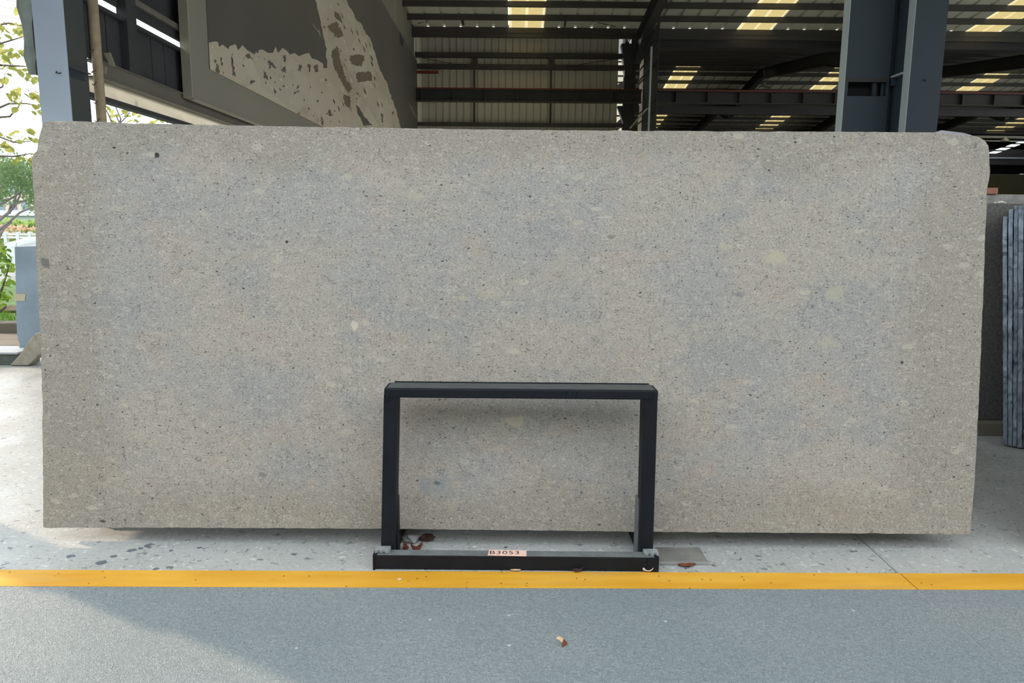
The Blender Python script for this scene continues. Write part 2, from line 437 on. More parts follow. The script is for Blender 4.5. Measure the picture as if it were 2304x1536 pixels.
MAT['chrome'] = plain('bright_trim', s(190, 192, 194), .25, .05, 3, metal=.8)
MAT['fence_white'] = plain('white_fence_paint', s(206, 204, 206), .7, .08, 3)
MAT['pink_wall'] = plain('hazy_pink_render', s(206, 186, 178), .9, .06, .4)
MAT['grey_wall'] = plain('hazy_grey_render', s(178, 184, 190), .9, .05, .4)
MAT['far_pane'] = plain('far_window_pane', s(126, 142, 156), .2, .1, 1)
MAT['opp_wall'] = plain('grey_opposite_wall', s(56, 58, 58), .8, .1, .5)  # kept dark so the added hall front bounces little light
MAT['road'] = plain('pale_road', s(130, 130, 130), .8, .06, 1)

# ================================================================== SETTING
# ---- floor: concrete panels split by a sawn joint, painted lane and yellow line on top
floor = struct(empty('floor'), 'grey speckled concrete workshop floor with painted lane in front', 'floor')
JX = 1.255
joint_l, joint_r = JX - .006, JX + .005
for x0, x1 in ((-5.6, joint_l), (joint_r, 9.0), (9.008, 46)):
    MB().box(x0, x1, 2.20, 5.70, -.12, 0).build('concrete_panel', MAT['concrete'], floor)
    x0 = max(x0, -4.25)
    MB().box(x0, x1, 5.705, 9.0, -.12, 0).build('concrete_panel', MAT['concrete'], floor)
    MB().box(x0, x1, 9.008, 70, -.12, 0).build('concrete_panel', MAT['concrete'], floor)
    x0 = -5.6 if x0 == -4.25 else x0
    MB().box(x0, x1, -9.0, 2.20, -.12, 0).build('concrete_panel', MAT['concrete'], floor)
MB().box(-5.6, 46, -9, 5.7, -.2, -.012).build('joint_bed', MAT['joint_bed'], floor)
MB().box(-4.25, 46, 5.7, 70, -.2, -.012).build('joint_bed', MAT['joint_bed'], floor)
def strip(y0l, y0r, y1l, y1r, xa, xb, z):       # a floor marking with slightly skewed edges
    f = lambda l, r, x: l + (r - l) * (x + 1.6) / 3.2
    return MB().prism([(xa, f(y0l, y0r, xa), -.001), (xb, f(y0l, y0r, xb), -.001), (xb, f(y1l, y1r, xb), -.001), (xa, f(y1l, y1r, xa), -.001)], (0, 0, z + .001))
MB().box(joint_l + .006, joint_r, 2.235, 5.7, -.012, -.001).build('joint_filler', MAT['joint'], floor)
MB().box(joint_l, joint_r, -6, 2.13, -.012, .0006).build('joint_filler', MAT['joint'], floor)
for xa, xb in ((-5.6, JX - .0018), (JX + .0018, 9.0)):
    strip(2.100, 2.134, 2.207, 2.241, xa, xb, .003).build('yellow_line', MAT['yellow'], floor)
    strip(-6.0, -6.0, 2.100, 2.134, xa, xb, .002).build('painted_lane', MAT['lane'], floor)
for k, (px, py, l, w, a) in enumerate(((336, 1226, .030, .010, .5), (297, 1238, .028, .009, .3), (256, 1251, .020, .006, .1), (228, 1265, .030, .011, .2),
        (385, 1238, .012, .006, .7), (450, 1232, .018, .005, .1), (352, 1279, .018, .006, .2), (660, 1246, .014, .006, .6), (316, 1233, .014, .006, .9), (160, 1251, .026, .009, .1))):
    c = F(px, py)
    pts = [(c.x + math.cos(a) * q * l * .62 - math.sin(a) * r * w * 1.8, c.y + math.sin(a) * q * l * .62 + math.cos(a) * r * w * 1.8, -.001) for q, r in ((-1, -.2 + .3 * math.sin(k * 3)), (-.3, -.9), (.4, -.5 + .4 * math.cos(k * 5)), (1, -.3), (.3 + .3 * math.sin(k * 7), .7), (-.6, .5))]
    MB().prism(pts, (0, 0, .002)).build('stone_chip', MAT['chip_blue'], floor)

# ---- ground outside on the left
ground = struct(empty('ground', (-9, 12, -.1)), 'lawn and paving outside the open left side of the hall', 'ground')
MB().box(-60, -5.6, -9, 5.75, -.2, -.005).build('apron', MAT['concrete'], ground)
MB().box(-60, -4.26, 7.3, 14.2, -.3, -.06).build('lawn', MAT['grass'], ground)
MB().box(-60, -4.26, 14.2, 20, -.3, -.1).build('road', MAT['road'], ground)
MB().box(-60, -4.26, 20, 90, -.3, -.08).build('far_lawn', MAT['grass'], ground)
MB().box(-60, -4.26, 5.75, 7.3, -.3, -.02).build('paving_bed', MAT['soil'], ground)
for i in range(4):
    for j in range(5):
        MB().box(-9.27 + j * 1.0, -9.27 + j * 1.0 + .985, 5.78 + i * .36, 5.78 + i * .36 + .345, -.05, 0.0).build('paver', MAT['paver'], ground, .006)
for j in range(7):
    MB().box(-9.9 + j * .8, -9.9 + j * .8 + .79, 7.22, 7.40, -.1, .10).build('kerb_stone', MAT['kerb'], ground, .012)
MB().box(-12, -4.4, 9.3, 9.9, -.1, -.03).build('bare_soil', MAT['soil'], ground)
bl = MB()
for i in range(2600):
    x, y = random.uniform(-7.6, -4.4), random.uniform(7.42, 9.2)
    if x > -4.45: continue
    h = random.uniform(.05, .13); a = random.uniform(0, 6.28); w = .006; dx, dy = math.cos(a) * w, math.sin(a) * w
    bl.add([(x - dx, y - dy, -.07), (x + dx, y + dy, -.07), (x + random.uniform(-.05, .05), y + random.uniform(-.05, .05), -.06 + h)], [(0, 1, 2)])
g = bl.build('grass_blades', MAT['grass_blade'], ground); tag(g, kind='stuff')

# ---- back wall of the first bay: vertical cladding sheets
YB = 30.0
XW = -3.85
wall_back = struct(empty('wall_back', (0, YB, 0)), 'far wall of olive grey vertical ribbed metal sheets', 'wall')
pitch = .272
sm = MB().add([(0, 0, 0), (pitch - .03, 0, 0), (pitch - .022, -.03, 0), (pitch - .008, -.03, 0), (pitch, 0, 0),
               (0, 0, 8.6), (pitch - .03, 0, 8.6), (pitch - .022, -.03, 8.6), (pitch - .008, -.03, 8.6), (pitch, 0, 8.6)],
              [(0, 1, 6, 5), (1, 2, 7, 6), (2, 3, 8, 7), (3, 4, 9, 8)])
sheet_me = mesh_only(sm, 'wall_sheet', MAT['clad_back'])
rib_me = mesh_only(MB().box(0, .022, -.036, -.028, 0, 8.6), 'wall_rib', MAT['clad_dark'])
for i in range(29):
    x = XW + i * pitch
    sh = inst(sheet_me, 'wall_sheet', (x, YB + .12, 0), parent=wall_back)
    inst(rib_me, 'rib', (x + pitch - .026, YB + .12, 0), parent=sh)
XE = XW + 29 * pitch                                  # right end of the cladding, about 4.04
def girt(py0, py1, name='girt', m='purlin', d=.2, xa=XW, xb=4.5, Y=YB):
    z0, z1 = P(1180, py1, Y).z, P(1180, py0, Y).z
    return MB().box(xa, xb, Y - d + .1, Y + .08, z0, z1).build(name, MAT[m], wall_back)
MB().box(XW - .6, XW + .01, YB + .1, YB + .16, 0, 9).build('corner_sheet', MAT['clad_dark'], wall_back)
girt(62, 72, 'gutter_beam', 'steel_dark', .5); girt(72, 84, 'eave_beam', 'steel_dark', .3)
girt(120, 131); girt(146, 157); girt(277, 285); girt(300, 312)
for px in (1068, 1241):
    a, b = P(px, 131, YB), P(px, 147, YB)
    MB().box(a.x - .09, a.x + .09, YB - .06, YB + .08, b.z, a.z).build('girt_strut', MAT['purlin'], wall_back)
    a, b = P(px - 1, 157, YB), P(px - 2, 277, YB)
    MB().box(a.x - .03, a.x + .03, YB + .04, YB + .085, b.z, a.z).build('sag_rod', MAT['steel_dark'], wall_back)
a, b = P(944, 160, YB - .2), P(986, 165, YB - .2)
MB().box(a.x - .1, b.x, YB - .3, YB - .1, b.z, a.z).build('red_bar', MAT['red'], wall_back)
for (p0, p1) in (((945, 129), (1050, 150)), ((1275, 150), (1382, 133)), ):
    MB().tube([P(*p0, YB - .12), P(*p1, YB - .12)], .012, 5).build('tie_rod', MAT['steel_dark'], wall_back)
# lower hidden part of the wall is closed by the sheets; glowing panes stand in for the bright gap by the column
win = struct(empty('gap_glow', (4.2, YB + 1.2, 0)), 'glowing panes standing in for the bright gap beside the far steel column', 'window')
for i in range(3):
    MB().box(3.80 + i * .29, 4.085 + i * .29, YB + 1.2, YB + 1.23, 1.0, 7.75).build('pane', MAT['pane_white'], win)
for z in (5.05, 5.5, 6.45, 6.8, 7.05, 7.35, 7.6):
    MB().box(3.7, 4.75, YB + 1.1, YB + 1.16, z - .03, z + .03).build('bar', MAT['steel_dark'], win)
MB().bar((3.85, YB + .7, 4.75), (4.6, YB + .7, 5.45), .12, .26).build('brace', MAT['steel_dark'], win)
MB().bar((3.85, YB + .7, 6.3), (4.5, YB + .7, 6.75), .12, .24).build('brace', MAT['steel_dark'], win)
MB().bar((3.9, YB + .9, 6.9), (4.25, YB + .9, 7.4), .05, .05).build('brace', MAT['pale_sheet'], win)

# ---- roof: three saw-like bays of ribbed sheets on purlins and rafters
ceil = struct(empty('ceiling', (0, 20, 8)), 'dark pitched metal roof with skylight strips, purlins and rafters', 'ceiling')
RP = 8.6 / 14.0
X0 = .43                                              # centre line of the first skylight
BAY = 8.6
X0_ = X0
def prof_mesh(name, mat, L):
    r0, r1, h = .035, .06, .05
    xs = [(-r1, 0), (-r0, h), (r0, h), (r1, 0), (RP - r1, 0)]
    return mesh_only(MB().add([(x, 0, z) for x, z in xs] + [(x, L, z) for x, z in xs], [(i, i + 1, i + 6, i + 5) for i in range(4)]), name, mat)
def slope_roof(ya, za, yb, zb, xa, xb, purlin_n, sky=True, sheets=True, ph=.20, skyk=('skylight', 'skylight_edge'), xo=0.0):
    X0 = X0_ + xo
    L = math.hypot(yb - ya, zb - za); ang = math.atan2(zb - za, yb - ya)
    def pt(x, t, dz=0): return (x, ya + (yb - ya) * t, za + (zb - za) * t + dz)
    if sheets:
        me = prof_mesh('roof_sheet', MAT['roof'], L)
        k0, k1 = math.floor((xa - X0) / RP), math.ceil((xb - X0) / RP)
        for k in range(k0, k1):
            km = k % 14
            if sky and km in (13, 0): continue
            inst(me, 'roof_sheet', pt(X0 + k * RP, 0), (ang, 0, 0), parent=ceil)
        if sky:
            pm = mesh_only(MB().box(-RP + .07, -.05, 0, L, .0, .03), 'skylight_pane', MAT[skyk[0]])
            em = mesh_only(MB().box(-.05, .05, 0, L, .02, .07), 'skylight_lap', MAT[skyk[1]])
            for n in range(-1, 5):
                x = X0 + n * BAY
                if x < xa or x > xb: continue
                for dx in (0, RP - .02):
                    o = inst(pm, 'skylight_pane', pt(x + dx, 0), (ang, 0, 0), parent=ceil)
                for dx in (-RP + .02, 0, RP - .02):
                    inst(em, 'skylight_lap', pt(x + dx, 0), (ang, 0, 0), parent=ceil)
    else:
        MB().add([pt(xa, 0, .05), pt(xb, 0, .05), pt(xb, 1, .05), pt(xa, 1, .05)], [(0, 1, 2, 3)]).build('roof_sheet', MAT['roof'], ceil)
    n = purlin_n if isinstance(purlin_n, (list, tuple)) else [(i + .5) / purlin_n for i in range(purlin_n)]
    for t in n:
        c = pt(0, t)
        MB().box(xa, xb, c[1] - .04, c[1] + .04, c[2] - ph, c[2] - .01).build('purlin', MAT['purlin'], ceil)
E1 = P(1187, 77, YB).z                                # eave height over the back wall
S1 = .12
YF, ZF = 0.3, 5.2                                     # front eave, above and behind the frame
YR1 = 17.0; ZR1 = E1 + S1 * (YB - YR1)
slope_roof(YF, ZF, YR1, ZR1, -4.6, 34, 8, False, False)
slope_roof(YR1, ZR1, YB, E1, -4.1, 30, [(YR1_ - YR1) / (YB - YR1) for YR1_ in (18.7, 20.1, 21.5, 22.9, 24.3, 25.7, 27.0, 28.15, 29.35)])
Y2, Z2 = 41.6, CAM_H + 8.58
slope_roof(YB, E1 + .0, Y2, Z2, 4.5, 44, 8, False, False, .16)
slope_roof(Y2, Z2, 47.2, CAM_H + 7.70, 4.5, 44, [.06, .2, .42, .66, .9], xo=.4)
slope_roof(47.2, CAM_H + 7.72, 50.0, CAM_H + 8.02, 4.5, 46, 2, False, False, .16)
slope_roof(50.0, CAM_H + 8.02, 57.0, CAM_H + 7.18, 4.5, 46, [.06, .2, .36, .52, .68, .84, .97], xo=1.0)
slope_roof(57.0, CAM_H + 7.18, 66.0, CAM_H + 8.1, 4.5, 46, 6, False, False, .16)
MB().box(-4.1, 30, YB - .67, YB - .55, E1 - .28, E1 + .07).build('eave_purlin', MAT['purlin'], ceil)
# daylight dots where the sheet ribs meet the eave purlin
for k in range(-6, 30):
    if k % 14 in (13, 0): continue
    MB().box(X0 + k * RP - .04, X0 + k * RP + .04, YB - .72, YB - .69, E1 + S1 * .72 - .010, E1 + S1 * .72 + .008).build('daylight_gap', MAT['dot'], ceil)
for k in range(14, 42):
    if k % 14 in (13, 0): continue
    z = CAM_H + 8.02 - .84 * (55.0 - 50.0) / 7
    MB().box(X0 + k * RP - .06, X0 + k * RP + .06, 55.0, 55.05, z - .02, z + .02).build('daylight_gap', MAT['dot'], ceil)
# valley gutter strips and the pale strip right of the first rafter
MB().box(4.5, 44, YB - .1, YB + .5, E1 - .45, E1 - .12).build('gutter', MAT['steel_dark'], ceil)
MB().box(4.5, 46, 47.0, 47.6, CAM_H + 7.2, CAM_H + 7.6).build('gutter', MAT['steel_dark'], ceil)
a, b = P(1465, 73, YB + 1.5), P(1600, 77, YB + 1.5)
MB().box(a.x, b.x, YB + 1.5, YB + 1.55, b.z, a.z).build('glow_strip', MAT['pane_white'], ceil)  # pale strip with its own glow
# rafters along the depth, a frame every bay
def rafter(x, pts, w=.22, name='rafter', d0=.45):
    mb = MB()
    top = [Vector((x, y, z - .2)) for y, z, d in pts]; bot = [Vector((x, y, z - .2 - d)) for y, z, d in pts]
    for i in range(len(pts) - 1):
        mb.add([top[i], top[i+1], bot[i+1], bot[i]], [(0, 1, 2, 3)])                         # web
        for q in (top, bot):
            mb.bar(q[i], q[i+1], w, .03)
    return mb.build(name, MAT['steel_dark'], ceil)
for n in range(0, 5):
    x = 4.72 + n * BAY
    rafter(x, [(YB - .2, E1, .9), (YB - 3, E1 + S1 * 3, .55), (YR1, ZR1, .5)], .3)
    if n >= 1 or True:
        rafter(x, [(YB + .3, E1, .9), (YB + 3, E1 + .3, .55), (Y2, Z2, .5), (45, CAM_H + 8.0, .5), (47.2, CAM_H + 7.7, .9)], .3)
        rafter(x, [(47.6, CAM_H + 7.7, .9), (50, CAM_H + 8.02, .5), (54.5, CAM_H + 7.5, .5), (57, CAM_H + 7.18, 1.0)], .3)
# inclined struts under the first rafter
for (p0, p1, w) in (((1400, 3), (1428, 22), .07), ((1030, 0), (1043, 57), .06), ((1278, 0), (1270, 62), .06)):
    MB().bar(P(*p0, 28.3), P(*p1, 28.6), w, .05).build('bridging', MAT['steel_dark'], ceil)
for (p0, p1) in (((940, 53), (1005, 36)), ((1300, 40), (1385, 60))):
    MB().tube([P(*p0, 29), P(*p1, 28.6)], .012, 5).build('tie_rod', MAT['steel_dark'], ceil)

# ---- left side wall of the hall: eave beam, cladding with a light slit, awning
wall_left = struct(empty('wall_left', (XW, 7, 2.5)), 'dark left side wall above an open bay with a thin light slit', 'wall')
zb0, zb1 = W(254, 181, XW).z, W(258, 150, XW).z
YC = 6.55                                             # front face of the near column row
bm_ = MB()
bm_.box(XW - .03, XW - .02, YC + .6, YB, zb0, zb1)
bm_.box(XW - .14, XW + .0, YC + .6, YB, zb0 - .012, zb0)
bm_.box(XW - .14, XW + .0, YC + .6, YB, zb1, zb1 + .012)
bm_.build('eave_beam', MAT['beam_olive'], wall_left)
zs0, zs1 = W(304, 53, XW).z, W(304, 30, XW).z
for i in range(9):
    y0 = YC + .3 + i * .3
    MB().box(XW - .08, XW - .06, y0, y0 + .285, zb1 + .012, zs0).build('wall_sheet', MAT['dark_clad'], wall_left)
    MB().box(XW - .085, XW - .075, y0 + .285, y0 + .3, zb1 + .012, zs0).build('wall_seam', MAT['col_side'], wall_left)
MB().box(XW - .09, XW - .06, YC + .3, YB, zs1, zs1 + .10).build('slit_beam', MAT['dark_clad'], wall_left)
MB().box(XW - .09, XW - .02, YC + .3, YB, zs1 + .10, zs1 + .16).build('rail', MAT['beam_olive'], wall_left)
MB().box(XW - .2, XW - .1, YC + .3, 9.3, zs1 + .16, 9.9).build('upper_sheet', MAT['dark_clad'], wall_left)
MB().box(XW - .12, XW - .03, 9.2, YB, zb1 + .012, 10.4).build('upper_sheet', MAT['wall_strip'], wall_left)
MB().box(XW - .09, XW + .0, YC + .3, YB, zs0 - .035, zs0).build('sill_rail', MAT['dark_clad'], wall_left)
a, b = W(279, 20, XW), W(301, 20, XW)
MB().box(XW - .08, XW + .02, a.y, b.y, zb1 + .012, 4.2).build('wall_post', MAT['dark_clad'], wall_left)
a, b = W(418, 140, XW), W(424, 140, XW)
MB().box(XW - .05, XW + .01, a.y, b.y, zb1 + .012, zs0).build('wall_post', MAT['col_side'], wall_left)
# bent bracket plates at the near end of the beam
pts = [P(232, 119, 7.12), P(247, 118, 7.12), P(259, 150, 7.12), P(247, 147, 7.12)]
MB().prism(pts, (0, .02, 0)).build('bracket_plate', MAT['wall_strip'], wall_left)
pts = [P(213, 140, 7.08), P(239, 151, 7.08), P(236, 166, 7.08)]
MB().prism(pts, (0, .02, 0)).build('gusset', MAT['wall_strip'], wall_left)
# cloth awning strip hanging below the beam
za = W(235, 212, XW).z
aw = tag(empty('awning', (XW, 8, za)), 'off white cloth strip hanging below the left eave beam', 'awning')
pts = []
aws = MB(); n = 60
vs = []
for i in range(n + 1):
    y = YC + .5 + (YB - YC - .6) * (i / n) ** 1.8
    for k, (dz, dx) in enumerate(((zb0 - .012, -.10), ((zb0 + za) / 2, -.12 - .02 * math.sin(i * 1.7)), (za, -.11 - .015 * math.sin(i * 2.3)))):
        vs.append((XW + dx, y, dz))
aws.add(vs, [(i * 3 + k, i * 3 + k + 1, i * 3 + k + 4, i * 3 + k + 3) for i in range(n) for k in range(2)])
aws.build('cloth', MAT['awning'], aw, smooth=True)
MB().box(XW - .16, XW - .06, YC + .5, YB - .1, za - .045, za).build('bottom_rail', MAT['dark_clad'], aw)
MB().box(XW - .18, XW - .15, YC + .5, YB - .1, za - .03, za - .015).build('roller_cord', MAT['tarp'], aw)

# ---- added unseen wall left of the frame; its front edge shades the lane
XS = -4.6
t_ = (-XS - 1.335) / .873
yc = 2.104 + .487 * t_
for i in range(10):
    y0 = yc + i * .297
    MB().box(XS - .02, XS, y0, y0 + .295, zb0, 8.2).build('wall_sheet', MAT['dark_clad'], wall_left)
MB().box(XS - .12, XS - .021, yc + .02, yc + 2.95, zb0 - .012, zb0 + .25).build('eave_beam', MAT['beam_olive'], wall_left)
MB().box(XS - .2, XS - .05, yc + .03, yc + .2, 0, zb0 - .013).build('front_post', MAT['col_side'], wall_left)
# ---- added unseen hall front behind the camera, blocking low front sky
wf = struct(empty('wall_front', (0, -9.5, 0)), 'added unseen hall front behind the viewer that blocks low sky', 'wall')
for i in range(13):
    MB().box(-30 + i * 5.0, -30 + i * 5.0 + 4.97, -9.9, -9.5, 0, 6.2).build('wall_panel', MAT['opp_wall'], wf)
MB().box(-30, 35, -10, -8.6, 6.2, 6.4).build('eave', MAT['dark_clad'], wf)

# ---- far right: lower annex with white skylights and an olive end wall
wall_right = struct(empty('wall_right', (40, 62, 0)), 'dark olive end wall deep in the hall at far right', 'wall')
YX = 62.0
MB().box(30, 45.9, YX, YX + .2, 0, P(2260, 393, YX).z).build('end_wall', MAT['olive_wall'], wall_right)
MB().box(30, 45.9, YX - 3.1, YX - 3, P(2260, 378, YX).z, P(2260, 345, YX).z).build('crane_girder', MAT['steel_dark'], wall_right)
MB().box(30, 45.9, YX - 3.2, YX - 3.1, P(2260, 365, YX).z, P(2260, 362, YX).z).build('girder_edge', MAT['col_edge'], wall_right)
for (x0, x1, y0, y1) in ((2263, 2304, 324, 330), (2240, 2282, 332, 337.5), (2222, 2262, 340, 345), (2286, 2330, 317, 322), (2291, 2305, 391, 394)):
    a, b = P(x0, y1, YX - 4), P(x1, y0, YX - 4)
    MB().prism([(a.x, YX - 4, a.z), (b.x - .7, YX - 4, a.z), (b.x, YX - 3.6, b.z), (a.x + .7, YX - 3.6, b.z)], (0, .05, .03)).build('skylight_pane', MAT['skylight_white'], wall_right)
for (y0, y1) in ((284, 288), (297, 301), (306, 311), (316, 318)):
    a = P(2240, y1, YX - 4); b = P(2240, y0, YX - 4)
    MB().box(34, 45.9, YX - 4.2, YX - 3.9, a.z, b.z).build('purlin', MAT['roof'], wall_right)

MB().box(46, 46.2, 29.5, 68.2, 0, 14).build('side_wall', MAT['dark_clad'], wall_right)  # enclosing walls added to stop sky light leaking into the far bays
MB().box(4.5, 46, 68, 68.2, 0, 12).build('outer_wall', MAT['dark_clad'], wall_right)
MB().box(4.4, 4.5, 31.6, 68, 0, 12).build('side_wall', MAT['dark_clad'], wall_right)
MB().box(4.4, 46, 66, 68.2, CAM_H + 8.1, CAM_H + 8.3).build('roof_strip', MAT['dark_clad'], wall_right)
# ---- corrugated wall piece seen far behind the crane beam
wall_far = struct(empty('wall_far', (12, 57, 6)), 'ribbed grey sheet wall between the far bays', 'wall')
a, b = P(1461, 300, 57.2), P(1585, 273, 57.2)
n = 14; wdt = (b.x - a.x) / n
fm = mesh_only(MB().box(0, wdt - .05, 0, .05, 0, b.z), 'far_sheet', MAT['clad_back'])
for i in range(n):
    inst(fm, 'wall_sheet', (a.x + i * wdt, 57.2, 0), parent=wall_far)
MB().box(a.x, 46, 57.3, 57.36, 0, 5.2).build('wall_base', MAT['olive_wall'], wall_far)

# ================================================================== STEEL THINGS
# ---- crane runway beam with red rail
yb = 29.2
cz1, cz0 = P(1200, 203, yb).z, P(1200, 227, yb).z
cb = tag(empty('crane_beam', (10, yb, cz0)), 'long dark crane runway beam with red rail crossing the hall', 'beam')
MB().box(XW + .1, 26, yb + .14, yb + .16, cz0, cz1).build('web', MAT['steel_dark'], cb)
MB().box(XW + .1, 26, yb, yb + .3, cz0 - .03, cz0).build('bottom_flange', MAT['purlin'], cb)
MB().box(XW + .1, 26, yb, yb + .3, cz1, cz1 + .03).build('top_flange', MAT['steel_dark'], cb)
MB().box(XW + .1, 26, yb + .02, yb + .12, cz1 + .03, cz1 + .075).build('rail', MAT['red'], cb)
x = P(948, 215, yb).x
stf = mesh_only(MB().box(-.012, .012, 0, .13, cz0, cz1), 'stiffener', MAT['purlin'])
while x < 25.5:
    inst(stf, 'stiffener', (x, yb + .01, 0), parent=cb); x += 66 / FPX * yb * 1.045
MB().box(4.6, 26, yb + .5, yb + .6, cz0 - .35, cz0 - .06).build('tie_girder', MAT['steel_dark'], cb)

# ---- far column with bracket, and the caged partition right of it
fx = P(1410, 200, YB).x
fc = tag(empty('steel_column', (fx, YB, 0)), 'dark far steel column at the end of the ribbed back wall', 'column')
MB().box(P(1403, 200, YB).x, P(1428, 200, YB).x, YB - .15, YB - .12, 0, E1 - .7).build('flange', MAT['steel_dark'], fc)
MB().box(fx - .02, fx + .03, YB - .12, YB + .3, 0, E1 - .7).build('web', MAT['steel_dark'], fc)
MB().box(fx - .10, fx + .12, YB + .3, YB + .33, 0, E1 - .7).build('flange', MAT['steel_dark'], fc)
MB().prism([(fx - .35, YB - .2, cz0 - .06), (fx + .35, YB - .2, cz0 - .06), (fx + .2, YB - .2, cz0 - .7), (fx - .12, YB - .2, cz0 - .7)], (0, .3, 0)).build('bracket', MAT['steel_dark'], fc)
MB().prism([(fx - .3, YB - .4, E1 - .4), (fx + .35, YB - .4, E1 - .4), (fx + .12, YB - .2, E1 - 1.5), (fx - .1, YB - .2, E1 - 1.5)], (0, .5, 0)).build('haunch', MAT['steel_dark'], fc)
px_ = 4.82
pt_ = tag(empty('partition', (px_, 28, 4)), 'narrow ribbed partition screen with horizontal bars beside the far column', 'partition')
n = 9
for i in range(n):
    y0, y1 = YB - .1 - i * .42, YB - .1 - (i + 1) * .42
    ztop = P(1425, 128, YB).z + .05 * i
    MB().box(px_ + .03, px_ + .05, y1 + .03, y0, P(1425, 296, YB).z - .4, ztop).build('panel_sheet', MAT['pane_glow' if i < 2 else 'dark_clad'], pt_)  # first sheets glow in place of daylight, the rest darkened for shade
for z in (5.0, 5.35, 6.5, 6.62, 7.0, 7.3, 7.45):
    MB().box(px_ - .02, px_ + .02, YB - 3.8, YB, z - .02, z + .02).build('bar', MAT['steel_dark'], pt_)
q = P(1463, 200, 26.2)
MB().box(q.x - .03, q.x + .02, 26.15, 26.25, 3.5, P(1463, 105, 26.2).z).build('post', MAT['col_edge'], pt_)
MB().tube([P(1418, 288, 28), P(1456, 244, 26.4)], .03, 6).build('diagonal_pipe', MAT['lamp'], pt_)

# ---- high-bay lamps
def lamp(px, py, Y, label):
    c = P(px, py, Y)
    r = tag(empty('pendant_lamp', tuple(c)), label, 'lamp', 'pendant lamps under the far roof')
    ring = [(.02, .25), (.06, .22), (.10, .12), (.30, .02), (.34, -.06)]
    mb = MB(); n = 14; vs = [(c.x + rr * math.cos(6.2832 * k / n), c.y + rr * math.sin(6.2832 * k / n), c.z + zz) for rr, zz in ring for k in range(n)]
    mb.add(vs, [(i * n + k, i * n + (k + 1) % n, (i + 1) * n + (k + 1) % n, (i + 1) * n + k) for i in range(len(ring) - 1) for k in range(n)])
    mb.build('shade', MAT['lamp'], r, smooth=True)
    MB().tube([(c.x, c.y, c.z + .22), (c.x, c.y, c.z + 1.6)], .012, 6).build('cord', MAT['steel_dark'], r)
lamp(1808, 153, 40.5, 'bell shaped pendant lamp hanging below the higher far roof')
lamp(1720, 195, 43.5, 'bell shaped pendant lamp just above the crane beam')
lamp(1655, 243, 50.5, 'bell shaped pendant lamp just below the crane beam')
lamp(2262, 316, 55.0, 'bell shaped pendant lamp beside the white skylights at far right')

# ---- left blue column with pipe and rolled tarp
def leftx(px, Y, py=272): return P(px, py, Y).x
lc = tag(empty('blue_column', (leftx(128, YC), YC, 0)), 'pale blue steel column behind the left end of the big slab', 'column')
xl, xr = leftx(94, YC), leftx(162, YC)
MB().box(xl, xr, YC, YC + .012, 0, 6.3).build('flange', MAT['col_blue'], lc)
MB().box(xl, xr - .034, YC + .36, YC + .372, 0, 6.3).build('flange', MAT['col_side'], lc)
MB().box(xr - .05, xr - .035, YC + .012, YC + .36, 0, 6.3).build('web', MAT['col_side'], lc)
MB().box(xr - .035, xr - .002, YC + .012, YC + .36, P(180, 160, YC + .2).z, P(180, 160, YC + .2).z + .012).build('stiffener', MAT['col_side'], lc)
MB().prism([(xr - .034, YC + .06, P(180, 172, YC + .2).z - .02), (xr - .034, YC + .3, P(180, 172, YC + .2).z - .02), (xr - .034, YC + .3, P(180, 158, YC + .2).z), (xr - .034, YC + .06, P(180, 158, YC + .2).z)], (.006, 0, 0)).build('cover_plate', MAT['col_grey'], lc)
c = P(131, 165, YC)
MB().tube([(c.x - .012, YC + .001, c.z + .015), (c.x - .004, YC - .025, c.z), (c.x + .028, YC - .03, c.z - .006), (c.x + .03, YC - .012, c.z + .004)], .005, 6).build('hook', MAT['steel_dark'], lc)
MB().box(xl - .06, xr + .01, YC - .06, YC + .385, 0, .02).build('base_plate', MAT['col_grey'], lc)
xp = (leftx(216, YC + .45) + leftx(236, YC + .45)) / 2 + .012
pp = tag(empty('drain_pipe', (xp, YC + .42, 0)), 'tan rust-stained downpipe standing beside the blue column', 'pipe')
MB().tube([(xp, YC + .45, 0), (xp, YC + .45, 6.0)], .043, 18).build('pipe', MAT['pipe'], pp, smooth=True)
for pz in (2.0, 2.16, 2.32, 2.42, 2.60):
    MB().tube([(xp - .035, YC + .405, pz), (xp - .02, YC + .398, pz + .012 * math.sin(pz * 40)), (xp + .004, YC + .404, pz + .02)], .006, 5).build('rust_clip', MAT['bark'], pp)
tz = P(75, 165, YC + .3).z
tp = tag(empty('rolled_tarp', (leftx(68, YC + .3, 100), YC + .3, tz)), 'grey green rolled tarp hanging left of the blue column', 'tarp')
mb = MB(); n = 14; rings = 14; vs = []
x0_ = leftx(66, YC + .35, 80)
for i in range(rings):
    z = tz + (4.2 - tz) * i / (rings - 1)
    rr = .055 + .012 * math.sin(i * 1.9) - (.02 if i == 0 else 0)
    for k in range(n):
        a = 6.2832 * k / n; q = rr * (1 + .22 * math.sin(3 * a + i * .4))
        vs.append((x0_ + .004 * math.sin(i) + q * math.cos(a), YC + .35 + q * math.sin(a), z))
mb.add(vs, [(i * n + k, i * n + (k + 1) % n, (i + 1) * n + (k + 1) % n, (i + 1) * n + k) for i in range(rings - 1) for k in range(n)] + [tuple(range(n - 1, -1, -1)), tuple(range((rings - 1) * n, rings * n))])
mb.build('cloth_roll', MAT['tarp'], tp, smooth=True)
MB().box(x0_ + .045, x0_ + .085, YC + .33, YC + .37, tz - .01, 4.2).build('guide_post', MAT['dark_clad'], tp)

